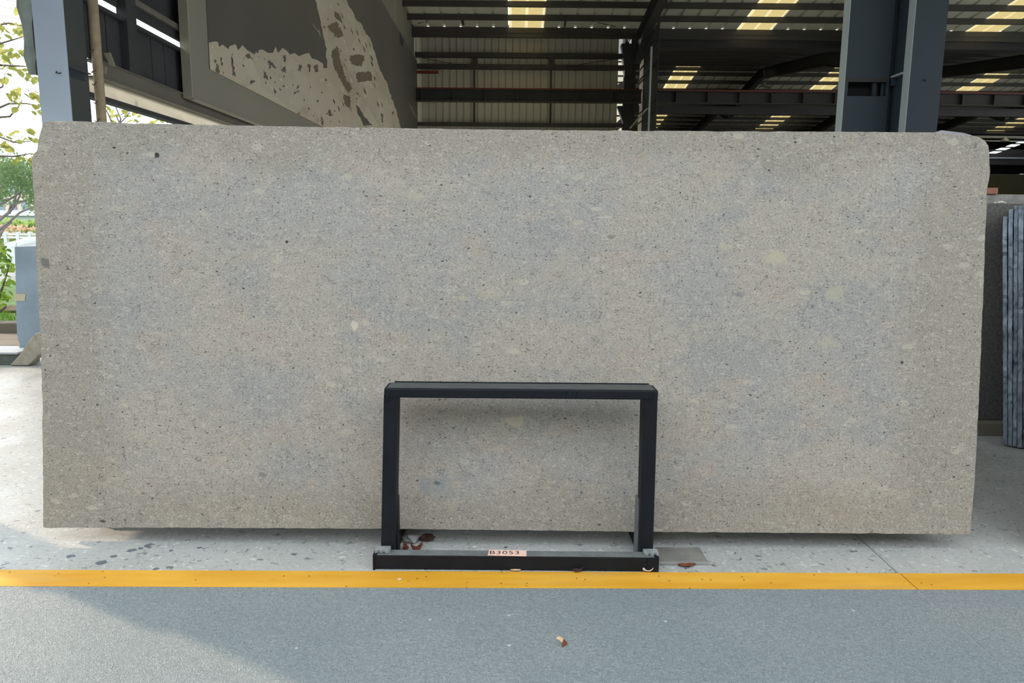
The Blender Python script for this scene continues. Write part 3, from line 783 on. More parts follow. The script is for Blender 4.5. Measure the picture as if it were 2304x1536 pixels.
# ---- right column: H section with a boxed service duct
YR = 6.5
def rx(px, Y=YR, py=290): return P(px, py, Y).x
rc = tag(empty('shaded_column', (rx(2070), YR, 0)), 'steel column darkened for shade, with boxed pipe duct behind the slab at right', 'column')
fl, fr = rx(2037), rx(2108)
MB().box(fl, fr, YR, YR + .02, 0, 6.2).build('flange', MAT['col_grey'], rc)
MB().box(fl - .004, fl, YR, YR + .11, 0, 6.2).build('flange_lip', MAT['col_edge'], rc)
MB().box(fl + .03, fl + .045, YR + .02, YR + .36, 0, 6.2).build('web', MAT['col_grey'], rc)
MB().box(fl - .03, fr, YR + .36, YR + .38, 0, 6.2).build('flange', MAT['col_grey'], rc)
yd = YR + .30
dl, dr = rx(1893, yd), rx(1992, yd)
zo0, zo1 = P(1930, 216, yd).z, P(1930, 184, yd).z
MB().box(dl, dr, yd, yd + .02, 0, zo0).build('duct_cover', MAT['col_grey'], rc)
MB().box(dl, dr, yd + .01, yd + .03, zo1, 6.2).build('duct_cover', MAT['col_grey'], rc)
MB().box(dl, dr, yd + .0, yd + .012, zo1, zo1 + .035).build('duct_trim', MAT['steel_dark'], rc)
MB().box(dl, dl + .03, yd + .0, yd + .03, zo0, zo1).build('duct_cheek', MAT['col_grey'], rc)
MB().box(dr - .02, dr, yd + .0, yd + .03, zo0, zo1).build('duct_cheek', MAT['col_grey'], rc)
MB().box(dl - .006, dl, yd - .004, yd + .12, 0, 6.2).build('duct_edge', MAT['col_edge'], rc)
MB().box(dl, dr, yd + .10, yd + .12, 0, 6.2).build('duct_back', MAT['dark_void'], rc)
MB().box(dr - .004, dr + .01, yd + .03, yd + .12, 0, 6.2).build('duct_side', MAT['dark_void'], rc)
for px, r_ in ((1960, .026), (1978, .018)):
    MB().tube([(rx(px, yd + .06), yd + .06, 1.0), (rx(px, yd + .06), yd + .06, 5)], r_, 12).build('duct_pipe', MAT['col_grey'], rc, smooth=True)
zst = P(2020, 170, YR + .2).z
MB().prism([(dr + .01, yd - .0, zst), (fl + .028, yd, zst), (fl + .028, YR + .03, zst), (fl - .002, YR + .03, zst)], (0, 0, .014)).build('stiffener', MAT['col_edge'], rc)
MB().box(dr + .01, fl + .028, yd - .02, yd - .005, zst - .07, zst).build('stiffener_skirt', MAT['col_grey'], rc)
c = P(2081, 180, YR)
MB().box(c.x - .012, c.x + .008, YR - .02, YR, c.z - .006, c.z + .008).build('bolt_stub', MAT['steel_dark'], rc)

# ================================================================== THE BILLBOARD on the left wall
XM = XW + .10
bb = tag(empty('billboard', (XM, 9.2, zb1)), 'huge printed billboard of pale quarry rocks on the left wall', 'billboard')
yn = W(433, 200, XM).y
z_bot = W(436, 221, XM).z
z_in = W(470.5, 155.6, XM).z
z_top = W(940, 140, XM).z
y_in = W(468, 100, XM).y
MB().box(XM - .10, XM, yn, YB - .25, z_bot, z_top).build('border', MAT['m_frame'], bb)
MB().box(XM - .10, XM + .004, yn - .03, yn, z_bot, z_top).build('edge_trim', MAT['m_edge'], bb)
MB().box(XM - .05, XM + .012, yn + .02, YB - .25, z_bot - .02, z_bot).build('bottom_trim', MAT['m_edge'], bb)
pic = MB().box(XM, XM + .006, y_in, YB - .25, z_in, z_top - .02).build('picture', MAT['m_dark'], bb)
def Z(zx, zy): return (400 + zx / 4.114, zy / 4.114)
def layer(pts, mat, off, name):
    out = []
    for zx, zy in pts:
        q = W(*Z(zx, zy), XM + off)
        out.append(Vector((XM + off, min(max(q.y, y_in), YB - .3), min(max(q.z, z_in + .0), z_top - .02))))
    bm = bmesh.new()
    vs = [bm.verts.new(q) for q in out]
    f_ = bm.faces.new(vs); f_.normal_update()
    bmesh.ops.triangulate(bm, faces=bm.faces[:])
    bm.normal_update()
    for q in bm.faces:
        if q.normal.x < 0: q.normal_flip()
    me = bpy.data.meshes.new(name); bm.to_mesh(me); bm.free(); me.materials.append(mat)
    o = bpy.data.objects.new(name, me); COL.objects.link(o); attach(o, pic)
    return o
def rough_line(pts, step=26, amp=7, seed=1):
    rnd = random.Random(seed); out = []
    for (x0, y0), (x1, y1) in zip(pts, pts[1:]):
        n = max(1, int(math.hypot(x1 - x0, y1 - y0) / step))
        for k in range(n):
            t = k / n
            j = amp if k else 0
            out.append((x0 + (x1 - x0) * t + rnd.uniform(-j, j), y0 + (y1 - y0) * t + rnd.uniform(-j, j)))
    return out + [pts[-1]]
rocks = [(286, 640), (285, 395), (345, 382), (372, 390), (385, 435), (412, 412), (470, 455), (478, 428), (535, 408), (558, 465), (600, 418), (640, 462), (712, 505), (722, 478), (742, 495),
         (750, 462), (785, 458), (835, 490), (880, 490), (905, 430), (928, 490), (970, 442), (1010, 470), (1040, 505), (1080, 490), (1120, 520), (1170, 500), (1215, 490), (1240, 540), (1290, 555), (1345, 590), (1350, 630)]
rocks += rough_line([(1382, 630), (1385, 560), (1365, 420), (1340, 300), (1300, 110), (1270, 0), (1235, -160)], 30, 9, 3)
rocks += rough_line([(1500, -160), (1560, 0), (1600, 80), (1640, 160), (1690, 210), (1760, 330), (1800, 400), (1830, 500), (1850, 590), (1930, 750), (1990, 930), (2030, 1040), (2060, 1165), (2090, 1280)], 26, 8, 5)
rocks += [(1540, 1280), (1310, 1160), (1000, 1003), (700, 849), (400, 697)]
layer(rocks, MAT['m_rock'], .010, 'rock_print')
for i, (pts, m) in enumerate((
    ([(1425, 470), (1480, 425), (1520, 600), (1560, 740), (1622, 820), (1580, 862), (1500, 725), (1440, 600)], 'm_mid'),
    ([(1590, 515), (1650, 505), (1735, 520), (1700, 620), (1605, 590)], 'm_mid'),
    ([(1650, 675), (1780, 660), (1803, 742), (1665, 762)], 'm_mid'),
    ([(1650, 975), (1690, 1010), (1725, 1080), (1800, 1160), (1725, 1168), (1680, 1075)], 'm_dark'),
    ([(1445, 90), (1490, 120), (1525, 215), (1450, 150)], 'm_mid'),
    ([(1380, 245), (1470, 200), (1540, 330), (1490, 350), (1430, 300)], 'm_mid'),
    ([(500, 510), (512, 600), (540, 708), (505, 690)], 'm_shade'),
    ([(398, 530), (418, 605), (402, 604)], 'm_shade'),
    ([(838, 560), (880, 580), (916, 630), (842, 600)], 'm_shade'),
    ([(672, 745), (736, 746), (672, 780)], 'm_shade'),
    ([(797, 650), (840, 735), (802, 722)], 'm_shade'),
    ([(960, 645), (1000, 615), (1000, 685)], 'm_shade'),
    ([(1070, 850), (1125, 840), (1070, 884)], 'm_shade'),
    ([(625, 515), (650, 495), (700, 550), (640, 535)], 'm_mid'),
    ([(345, 650), (365, 588), (388, 612), (380, 690)], 'm_mid'),
    ([(980, 515), (1003, 510), (1000, 575), (978, 570)], 'm_shade'),
    ([(1125, 600), (1150, 605), (1140, 660), (1130, 668)], 'm_shade'),
    ([(1205, 590), (1228, 600), (1225, 668), (1210, 660)], 'm_shade'),
    ([(1262, 610), (1300, 600), (1300, 665), (1270, 668)], 'm_shade'),
    ([(1885, 1045), (1902, 1060), (1905, 1130), (1885, 1130)], 'm_shade'),
    ([(1535, 870), (1600, 900), (1590, 1000), (1540, 960)], 'm_mid'),
    ([(1330, 1060), (1345, 1110), (1350, 1165), (1338, 1160)], 'm_shade'),
    ([(1395, 1010), (1415, 1020), (1412, 1075), (1396, 1070)], 'm_shade'),
    ([(880, 800), (915, 850), (900, 870)], 'm_shade'),
    ([(1960, 0), (2080, 0), (2145, 160), (2215, 420), (2222, 575), (2130, 400), (2020, 130)], 'm_edge'),
    ([(1240, 215), (1320, 290), (1328, 362), (1270, 265)], 'm_frame'))):
    if m == 'm_edge': continue
    layer(rough_line(pts + [pts[0]], 13, 8, 20 + i)[:-1], MAT[m], .014, 'shadow_print')
def inside(x, y, poly):
    c_ = False; n_ = len(poly)
    for a_ in range(n_):
        (x0, y0), (x1, y1) = poly[a_], poly[a_ - 1]
        if (y0 > y) != (y1 > y) and x < (x1 - x0) * (y - y0) / (y1 - y0) + x0: c_ = not c_
    return c_
rnd = random.Random(31)
cnt = 0
while cnt < 120:
    x, y = rnd.uniform(300, 2040), rnd.uniform(0, 1160)
    if not inside(x, y, rocks): continue
    cnt += 1
    col_part = x > 1400 and y < 1000
    w = rnd.uniform(5, 16) if col_part else rnd.uniform(5, 20)
    h = rnd.uniform(25, 75) if col_part else rnd.uniform(10, 42)
    sl_ = (.30 if col_part else rnd.uniform(-.5, .5)) * h
    pts = [(x, y), (x + w * rnd.uniform(.5, 1), y + h * .2), (x + w + sl_ * .5, y + h * .6), (x + sl_, y + h), (x - w * .3 + sl_ * .4, y + h * .5)]
    if not all(inside(*q, rocks) for q in pts): continue
    layer(pts, MAT[rnd.choice(('m_shade', 'm_mid', 'm_mid', 'm_lite', 'm_lite'))], .011 + .002 * (cnt % 2), 'shadow_print')
layer([(2050, 240), (2068, 240), (2070, 330), (2092, 360), (2085, 440), (2058, 400)], MAT['dark_clad'], .012, 'peeled_patch')
layer([(2130, 950), (2170, 985), (2235, 1120), (2190, 1075)], MAT['m_frame'], .012, 'scuff')

# ================================================================== THE BIG SLAB
LEAN = math.radians(5.0)
SB = Vector((-1.60, 2.40, .062))                     # lower left front corner
slab_n = Vector((0, math.cos(LEAN), -math.sin(LEAN)))   # pointing to the back
slab_u = Vector((0, math.sin(LEAN), math.cos(LEAN)))    # up the face
def on_slab(px, py):
    d = ray(px, py); t = (SB - CPOS).dot(slab_n) / d.dot(slab_n)
    q = CPOS + d * t - SB
    return q.x, q.dot(slab_u)
outline = [(97, 1187), (96, 1050), (95, 900), (91, 780), (87, 690), (85, 640), (81, 590), (79, 520), (76, 440), (73, 400), (71, 372), (72, 356), (75, 346), (83, 338), (84, 325), (86, 312), (90, 298), (94, 286), (97, 275)]
outline += [(102, 273), (160, 272), (240, 274.5), (300, 277), (420, 279.5), (580, 283), (740, 285.5), (900, 288), (1050, 290.5), (1200, 292), (1400, 294), (1600, 295), (1780, 295.5), (1900, 296), (2020, 297), (2110, 298.5), (2160, 303), (2190, 305), (2206, 309), (2217, 317), (2224, 328), (2226, 345), (2227, 370), (2228.5, 385), (2226, 402), (2222, 420), (2220.5, 440), (2220, 480), (2217.5, 520), (2216, 580), (2213, 660), (2208, 780), (2203, 900), (2197, 1020), (2191, 1110), (2186, 1170), (2184, 1203)]
outline += [(1990, 1200.5), (1760, 1199), (1500, 1197), (1320, 1195), (1150, 1193), (1000, 1191.5), (860, 1190), (640, 1188.5), (400, 1187.5), (240, 1187)]
P2 = [on_slab(*q) for q in outline]
dense = []
for i, a in enumerate(P2):
    b = P2[(i + 1) % len(P2)]
    L = math.hypot(b[0] - a[0], b[1] - a[1]); n = max(1, int(L / .022))
    for k in range(n):
        t = k / n; x, z = a[0] + (b[0] - a[0]) * t, a[1] + (b[1] - a[1]) * t
        j = noise.noise(Vector((x * 22, z * 22, 3))) * .0022 + noise.noise(Vector((x * 70, z * 70, 9))) * .0012
        nx, nz = -(b[1] - a[1]) / L, (b[0] - a[0]) / L
        dense.append((x + nx * j, z + nz * j))
TH = .022
bmn = bmesh.new()
vf = [bmn.verts.new((x, 0, z)) for x, z in dense]
ff = bmn.faces.new(vf)
r_ = bmesh.ops.extrude_face_region(bmn, geom=[ff])
bmesh.ops.translate(bmn, verts=[v for v in r_['geom'] if isinstance(v, bmesh.types.BMVert)], vec=(0, TH, 0))
bmesh.ops.recalc_face_normals(bmn, faces=bmn.faces[:])
sme = bpy.data.meshes.new('stone_slab'); bmn.to_mesh(sme); bmn.free()
def sp(px, py, rx_, ry_, col, k, soft=.4):
    x, z = on_slab(px, py); return (x, z, rx_ * .00151, ry_ * .00151, col, k, soft)
SPOTS = [sp(98, 592, 12, 9, s(104, 102, 99), .8, .2), sp(487, 300, 9, 7, s(120, 105, 92), .7), sp(353, 350, 5, 6, s(40, 39, 38), .95), sp(1160, 945, 34, 12, s(190, 180, 158), .8, .5),
         sp(1742, 580, 30, 18, s(184, 176, 154), .75, .4), sp(1640, 553, 22, 9, s(182, 175, 155), .7, .4), sp(800, 733, 9, 13, s(202, 192, 178), .9, .25), sp(1660, 663, 16, 8, s(92, 100, 108), .75, .9),
         sp(985, 1092, 50, 34, s(132, 142, 147), .6, .9), sp(982, 1086, 10, 6, s(84, 94, 98), .8, .8), sp(1160, 790, 22, 9, s(190, 181, 162), .75, .5), sp(930, 440, 24, 16, s(178, 170, 154), .6, .6), sp(890, 410, 30, 9, s(176, 168, 152), .55, .6),
         sp(1880, 660, 26, 18, s(178, 172, 152), .6, .5), sp(1870, 770, 34, 16, s(178, 171, 153), .5, .6), sp(1510, 738, 26, 16, s(176, 170, 156), .5, .7), sp(322, 1110, 6, 3, s(136, 96, 90), .7), sp(1075, 585, 18, 30, s(172, 158, 140), .45, .9),
         sp(2030, 815, 6, 5, s(52, 51, 50), .9), sp(645, 545, 3.5, 4, s(48, 47, 46), .9), sp(590, 1068, 10, 6, s(102, 104, 104), .6, .8), sp(1440, 370, 60, 26, s(176, 158, 142), .4, .9), sp(1255, 620, 40, 60, s(170, 161, 146), .4, .9),
         sp(1340, 470, 20, 4, s(190, 184, 172), .7, .5), sp(1362, 488, 18, 3, s(190, 184, 172), .7, .5), sp(1100, 660, 40, 14, s(186, 176, 154), .45, .8), sp(2110, 465, 34, 30, s(166, 158, 142), .5, .9), sp(1045, 672, 22, 7, s(186, 176, 152), .5, .7),
         sp(148, 708, 12, 14, s(178, 174, 164), .5, .6), sp(1375, 533, 9, 7, s(110, 108, 104), .6, .6), sp(230, 1172, 9, 3, s(60, 60, 60), .8), sp(1640, 395, 80, 20, s(172, 163, 147), .45, .9), sp(1630, 465, 50, 20, s(170, 162, 146), .4, .9)]
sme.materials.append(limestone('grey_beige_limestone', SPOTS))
slab = bpy.data.objects.new('stone_slab', sme); COL.objects.link(slab)
slab.location = SB; slab.rotation_euler = (-LEAN, 0, 0)
bv = slab.modifiers.new('bevel', 'BEVEL'); bv.width = .0015; bv.segments = 1; bv.limit_method = 'ANGLE'
tag(slab, 'large grey beige fossil limestone slab leaning in a black rack', 'stone slab')

# ================================================================== RACK
# front beam, posts, top bar, cross feet; the slab stands on the cross feet
Yb0 = 2.234
zbt = .050
yb1 = 2.273
bl_, br_ = F(841, 1281).x, F(1480, 1287).x
rk = tag(empty('slab_rack', ((bl_ + br_) / 2, 2.3, 0)), 'black steel frame rack standing in front of the big limestone slab', 'rack')
beam = MB().box(bl_, br_, Yb0, yb1, .004, zbt).build('front_beam', MAT['black_steel'], rk, .0025)
MB().box(bl_ + .012, br_ - .012, Yb0 + .001, yb1, zbt, zbt + .0012).build('grey_top', MAT['grey_steel'], beam)
MB().box(bl_ + .006, bl_ + .011, Yb0 - .0012, Yb0 + .004, .014, .040).build('end_slot', MAT['black_bit'], beam)  # black inset stands in for the shade inside the slot
MB().box(bl_ - .002, bl_ + .005, Yb0 - .004, yb1 + .002, .0005, zbt + .002).build('end_plate', MAT['black_steel'], beam, .001)
MB().box(br_ - .005, br_ + .002, Yb0 - .004, yb1 + .002, .0005, zbt + .002).build('end_plate', MAT['black_steel'], beam, .001)
MB().box(br_ - .034, br_ - .004, Yb0 - .003, Yb0 + .003, .003, .045).build('end_patch', MAT['black_steel'], beam, .001)
# posts (a shade off plumb, like the real one)
Yp0, Yp1 = yb1 + .002, yb1 + .067
def post_px(pt_l, pt_r, pb_l, pb_r, name='post'):
    tl, tr = P(pt_l[0], pt_l[1], Yp0), P(pt_r[0], pt_r[1], Yp0)
    bl2, br2 = P(pb_l[0], pb_l[1], Yp0), P(pb_r[0], pb_r[1], Yp0)
    zt = .57
    def ext(a, b, z):                          # along the line a-b to height z
        t = (z - a.z) / (b.z - a.z); return Vector((a.x + (b.x - a.x) * t, Yp0, z))
    return MB().prism([ext(bl2, tl, .003), ext(br2, tr, .003), ext(br2, tr, zt), ext(bl2, tl, zt)], (0, Yp1 - Yp0, 0)).build(name, MAT['black_steel'], rk, .003)
lp = post_px((863, 900), (894, 900), (857, 1225), (888, 1225))
rp = post_px((1448, 900), (1480, 900), (1440, 1225), (1470, 1225))
zt0, zt1 = P(1170, 897, Yp0).z, P(1170, 876, Yp0).z
a, b = P(864, 885, Yp0), P(1481, 888, Yp0)
MB().box(a.x, b.x, Yp0 - .001, Yp0 + .085, zt0, zt1).build('top_bar', MAT['black_steel'], rk, .004)
MB().box(a.x + .010, b.x - .010, Yp0 + .006, Yp0 + .082, zt1, zt1 + .0015).build('grey_top', MAT['grey_top'], rk)
MB().box(a.x + .020, b.x - .014, Yp0 + .0855, Yp0 + .092, zt0 + .01, zt1 + .004).build('back_strip', MAT['black_steel'], rk, .001)
for px in (1136, 1268, 1276, 1290, 1300):                      # weld beads
    q = P(px, 887, Yp0 - .001)
    MB().tube([(q.x - .003, Yp0 - .001, q.z - .012), (q.x - .006, Yp0 - .0015, q.z), (q.x + .002, Yp0 - .0015, q.z + .011)], .0014, 5).build('weld_bead', MAT['black_steel'], rk)
for px in (872, 1462):
    q = P(px, 893, Yp0 - .001)
    MB().tube([(q.x - .012, Yp0 - .001, q.z - .016), (q.x + .006, Yp0 - .0015, q.z - .010), (q.x + .012, Yp0 - .0015, q.z + .012)], .0014, 5).build('weld_bead', MAT['black_steel'], rk)
# upright angle plates behind the posts and cross feet running under the slab
for px0, px1, m in ((889, 898, 'black_steel'), (1429, 1439, 'grey_steel')):
    q0, q1 = P(px0, 1190, Yp1), P(px1, 1190, Yp1)
    MB().box(q0.x, q1.x, Yp1 - .03, Yp1 + .018, .003, P(px0, 1116, Yp1).z).build('angle_plate', MAT[m], rk, .001)
for xq in (P(876, 1240, Yp1).x, P(1452, 1240, Yp1).x):
    MB().box(xq - .025, xq + .025, Yp1 + .019, 2.95, .002, .0605).build('cross_foot', MAT['black_steel'], rk, .002)
    MB().bar((xq, 2.86, .06), (xq, 2.79, 1.05), .045, .045, (1, 0, 0)).build('rear_post', MAT['black_steel'], rk)
    MB().bar((xq, 2.80, .80), (xq, 2.572, .80), .04, .04).build('rest_arm', MAT['black_steel'], rk)
for (x0p, x1p, ya, hb) in ((846, 879, 1247, .014), (1447, 1480, 1249, .012)):
    l_, r2 = P(x0p, ya, yb1 - .012), P(x1p, ya, yb1 - .012)
    mb = MB(); n = 9
    pts = []
    for k in range(n):
        t = k / (n - 1); pts.append((l_.x + (r2.x - l_.x) * t, Yb0 + .010 + .006 * math.sin(k * 2.1 + x0p), zbt + .001))
    for k in range(n):
        t = 1 - k / (n - 1); pts.append((l_.x + (r2.x - l_.x) * t, yb1 + .001, zbt + .001))
    mb.prism(pts, (0, 0, hb)).build('grey_lump', MAT['dust_cap'], rk, .003)

tb_ = MB().box(-1.5, bl_ + .002, 2.565, 2.615, 0, .058).build('light_block', MAT['dead_dark'], None, .003)  # added strip that stops light leaking in under the slabs
tag(tb_, 'added dark strip under the left half of the slabs, stopping light from behind', 'light block')
tb_ = MB().box(br_ - .002, 1.5, 2.565, 2.615, 0, .058).build('light_block', MAT['dead_dark'], None, .003)
tag(tb_, 'added dark strip under the right half of the slabs, stopping light from behind', 'light block')
MB().box(P(890, 1240, Yp1).x + .03, P(1440, 1240, Yp1).x - .03, 2.565, 2.615, 0.002, .058).build('cross_tie', MAT['black_steel'], rk, .002)  # middle length of the added light-stopping strip, between the rack feet
# ---- paper label B3053 lying on the beam
q0, q1 = F(1097, 1252, zbt), F(1181, 1253, zbt)
lab = tag(empty('paper_label', (q0.x, 2.25, zbt)), 'pink paper label reading B3053 on the rack beam', 'label')
zl = zbt + .0022
crv = [(q0.x + .004, yb1 + .0015), (q1.x + .006, yb1 - .001), (q1.x + .005, Yb0 - .004), (q0.x, Yb0 + .0005)]
MB().prism([(x, y, zl) for x, y in crv], (0, 0, .0012)).build('paper', MAT['paper'], lab)
def text_mesh(txt, name, mat, parent, loc, sx, sy, rot=0, offs=0.0):
    cu = bpy.data.curves.new(name, 'FONT'); cu.body = txt; cu.size = 1.0; cu.extrude = 0.0; cu.offset = offs
    cu.space_character = 1.12
    o = bpy.data.objects.new(name, cu); COL.objects.link(o)
    dg = bpy.context.evaluated_depsgraph_get()
    me = bpy.data.meshes.new_from_object(o.evaluated_get(dg))
    bpy.data.objects.remove(o)
    for v in me.vertices:
        x, y = v.co.x * sx, v.co.y * sy
        v.co = (loc[0] + x * math.cos(rot) - y * math.sin(rot), loc[1] + x * math.sin(rot) + y * math.cos(rot), loc[2])
    me.materials.clear(); me.materials.append(mat)
    o = bpy.data.objects.new(name, me); COL.objects.link(o); attach(o, parent)
    return o
tl_ = text_mesh('B3053', 'lettering', MAT['ink'], lab, (0, 0, 0), 1, 1)
xs = [v.co.x for v in tl_.data.vertices]; ys = [v.co.y for v in tl_.data.vertices]
tx0, tx1 = F(1102, 1250, zl).x, F(1168, 1250, zl).x
for v in tl_.data.vertices:
    v.co.x = tx0 + (v.co.x - min(xs)) / (max(xs) - min(xs)) * (tx1 - tx0)
    v.co.y = Yb0 + .008 + (v.co.y - min(ys)) / (max(ys) - min(ys)) * .024
    v.co.z = zl + .0016
tb = text_mesh('B', 'pencil_mark', MAT['pencil'], beam, (F(1081, 1251, zbt).x, Yb0 + .010, zbt + .0016), .02, .032, 0, -.03)

# ================================================================== SMALL THINGS ON THE FLOOR
# grey stone offcut right of the rack
tq = [F(1482, 1264, .011), F(1593, 1264, .011), F(1574, 1231, .011), F(1474, 1231, .011)]
tq = [Vector((max(q.x, br_ + .004), q.y, .0015)) for q in tq]
off = MB().prism(tq, (0, 0, .0105)).build('stone_offcut', MAT['tile'], None, .001)
tag(off, 'thin grey stone offcut lying flat right of the rack', 'stone tile')
off.data.materials.append(MAT['tile_edge'])
for p in off.data.polygons:
    if abs(p.normal.z) < .5: p.material_index = 1

def flake(name, c, size, mat, label, cat, curl=.4, rot=0, sq=.6, z=.002, group=None, seed=0, lift=.25):
    rnd = random.Random(seed); mb = MB(); n = 7; m = 5; vs = []
    for i in range(n):
        t = i / (n - 1) * 2 - 1
        w = (1 - abs(t) ** 2.2) * .5 + .05
        for k in range(m):
            u = k / (m - 1) * 2 - 1
            x = t * size * .5; y = u * w * sq * size * (1 + rnd.uniform(-.12, .12))
            zz = curl * size * (u * u * .35 + lift * (t * t)) + rnd.uniform(0, .03) * size
            vs.append((c.x + x * math.cos(rot) - y * math.sin(rot), c.y + x * math.sin(rot) + y * math.cos(rot), z + zz))
    mb.add(vs, [(i * m + k, i * m + k + 1, (i + 1) * m + k + 1, (i + 1) * m + k) for i in range(n - 1) for k in range(m - 1)])
    o = mb.build(name, mat, None, smooth=True)
    sol = o.modifiers.new('solid', 'SOLIDIFY'); sol.thickness = .0008
    tag(o, label, cat, group); return o
def lump(name, c, size, mat, label, cat, sc=(1, 1, .6), seed=0, group=None):
    bm = bmesh.new(); bmesh.ops.create_icosphere(bm, subdivisions=2, radius=size * .5)
    for v in bm.verts:
        d = 1 + .75 * noise.noise(v.co * (3.4 / size) + Vector((seed, seed * 2, 0)))
        v.co = Vector((v.co.x * d * sc[0], v.co.y * d * sc[1], v.co.z * d * sc[2]))
    zmin = min(v.co.z for v in bm.verts)
    for v in bm.verts: v.co.z -= zmin
    me = bpy.data.meshes.new(name); bm.to_mesh(me); bm.free(); me.materials.append(mat)
    o = bpy.data.objects.new(name, me); COL.objects.link(o); o.location = (c.x, c.y, c.z)
    tag(o, label, cat, group); return o

# curled leaf on the lane: pale upper half, dark folded lower half
c = F(1265, 1450)
lf = tag(empty('curled_leaf', (c.x, c.y, 0)), 'small curled dry leaf lying alone on the painted lane', 'leaf')
def patch(pts, mat, name, th=.0007):
    mb = MB().add(pts, [tuple(range(len(pts)))]); o = mb.build(name, mat, lf)
    m = o.modifiers.new('solid', 'SOLIDIFY'); m.thickness = th
    return o
k = .0007
def L3(dx, dy, h):                               # picture-like offsets turned into a point standing h above the lane
    b = F(1265 + dx, 1450 + dy, h + .002); return (b.x, b.y, h + .002)
mb = MB(); mb.add([L3(-14, -16, .016), L3(-7, -19, .02), L3(-1, -17, .021), L3(3, -14, .019), L3(2, -8, .012), L3(0, -5, .010), L3(-6, -10, .012)], [(0, 1, 6), (1, 2, 5, 6), (2, 3, 4, 5)])
o = mb.build('upper_blade', MAT['tan_leaf'], lf); o.modifiers.new('solid', 'SOLIDIFY').thickness = .0008
mb = MB(); mb.add([L3(3, -13, .018), L3(9, -8, .012), L3(12, -3, .006), L3(9, 1, .002), L3(4, 4, .0005), L3(0, 6, .0005), L3(-1, 3, .002), L3(1, -5, .010)], [(0, 1, 7), (1, 2, 6, 7), (2, 3, 4, 6), (4, 5, 6)])
o = mb.build('lower_blade', MAT['brown_leaf'], lf); o.modifiers.new('solid', 'SOLIDIFY').thickness = .0008
MB().tube([L3(9, 1, .002), L3(12, -2, .005), L3(13, -5, .008)], .0009, 5).build('leaf_edge', MAT['stone_bit'], lf)

flake('dry_leaf', F(1545, 1275), .058, MAT['brown_leaf'], 'reddish brown dry leaf against the front edge of the grey offcut', 'leaf', .25, .05, .35, seed=3)
flake('dry_leaf', F(1300, 1288), .036, MAT['dead_dark'], 'brown dry leaf on the yellow line below the rack beam', 'leaf', .5, .35, .5, .004, seed=5)
flake('dry_leaf', F(1160, 1286), .034, MAT['tan_leaf'], 'thin tan leaf sliver at the foot of the rack beam', 'leaf', .2, 0, .25, .004, seed=6)
flake('paper_scrap', F(1458, 1288), .036, MAT['white_bit'], 'crumpled pinkish white scrap at the right foot of the rack', 'scrap', .6, .2, .5, .004, seed=8)
lump('pebble', F(1608, 1272), .014, MAT['stone_bit'], 'small brown grey pebble right of the grey offcut', 'pebble', seed=3)
flake('paint_flake', F(899, 1306), .016, MAT['white_bit'], 'tiny white flake on the yellow line below the left rack foot', 'flake', .1, .1, .6, .004, seed=9)
# rubble behind the left post
lump('stone_fragment', F(926, 1221), .056, MAT['stone_bit'], 'pale grey stone fragment behind the left rack post', 'stone', (1.0, .55, .55), 4)
lump('wood_fragment', F(962, 1218), .055, MAT['dead_dark'], 'dark brown lump beside the stone fragment under the slab', 'wood', (1, .5, .45), 7)
flake('dry_leaf', F(938, 1242), .040, MAT['brown_leaf'], 'brown curled leaf behind the rack beam near left post', 'leaf', .9, .3, .6, .002, seed=12, lift=.6)
flake('dry_leaf', F(913, 1241), .036, MAT['brown_leaf'], 'brown leaf tucked against the inside of the left post', 'leaf', .9, 1.9, .5, .002, seed=14, lift=.6)
o = MB().box(0, .011, 0, .009, 0, .009).build('plastic_cube', MAT['black_bit'], None, .0015)
o.location = F(959, 1244); tag(o, 'tiny black cube on the floor behind the rack beam', 'debris')
flake('white_flake', F(1069, 1231), .020, MAT['white_bit'], 'oval pale flake on the floor behind the label', 'flake', .05, .1, .5, .001, seed=15)
flake('dark_flake', F(1138, 1232), .014, MAT['black_bit'], 'thin dark splinter on the floor behind the label', 'flake', .2, .5, .3, .001, seed=16)

# ================================================================== STONE AT THE RIGHT
# dark granite slab standing behind, on a pale timber
ys = 3.95
b1 = F(2200, 985)
sup = MB().box(-.2, 2.9, ys - .10, ys + .06, 0, .07).build('support_block', MAT['pale_block'], None, .004)
tag(sup, 'pale low timber under the dark granite slab at right', 'support')
zt = P(2240, 458, ys).z
mb = MB(); mb.box(-.3, 2.78, ys - .035, ys - .015, .072, zt)  # hidden left run extended to block hall light from behind
o = mb.build('granite_slab', MAT['grey_slab'], None, .002); tag(o, 'dark grey speckled granite slab behind the right end of the big slab', 'stone slab')
o = MB().box(-.1, 3.1, ys + .0, ys + .02, .072, P(2240, 437, ys).z).build('granite_slab', MAT['grey_slab_top'], None, .002)
tag(o, 'mid grey slab rising slightly above the dark granite slab', 'stone slab')
for i, px in enumerate((2232, 2240, 2247, 2254)):
    q = P(px, 454 - (i % 2) * 1.5, ys)
    lump('white_chip', Vector((q.x, ys - .025, zt)), .012 + .004 * (i % 3), MAT['white_bit'], ('leftmost', 'second', 'third', 'rightmost')[i] + ' white stone crumb on the top edge of the dark granite slab', 'chip', (1.4, .8, .6), i, 'white crumbs on the dark granite slab')
q = P(2233, 437, ys)
br = MB().box(q.x - .035, q.x + .022, ys - .01, ys + .09, q.z, q.z + .033).build('brick', MAT['brick'], None, .003)
tag(br, 'red brick piece lying on top of the mid grey slab', 'brick')
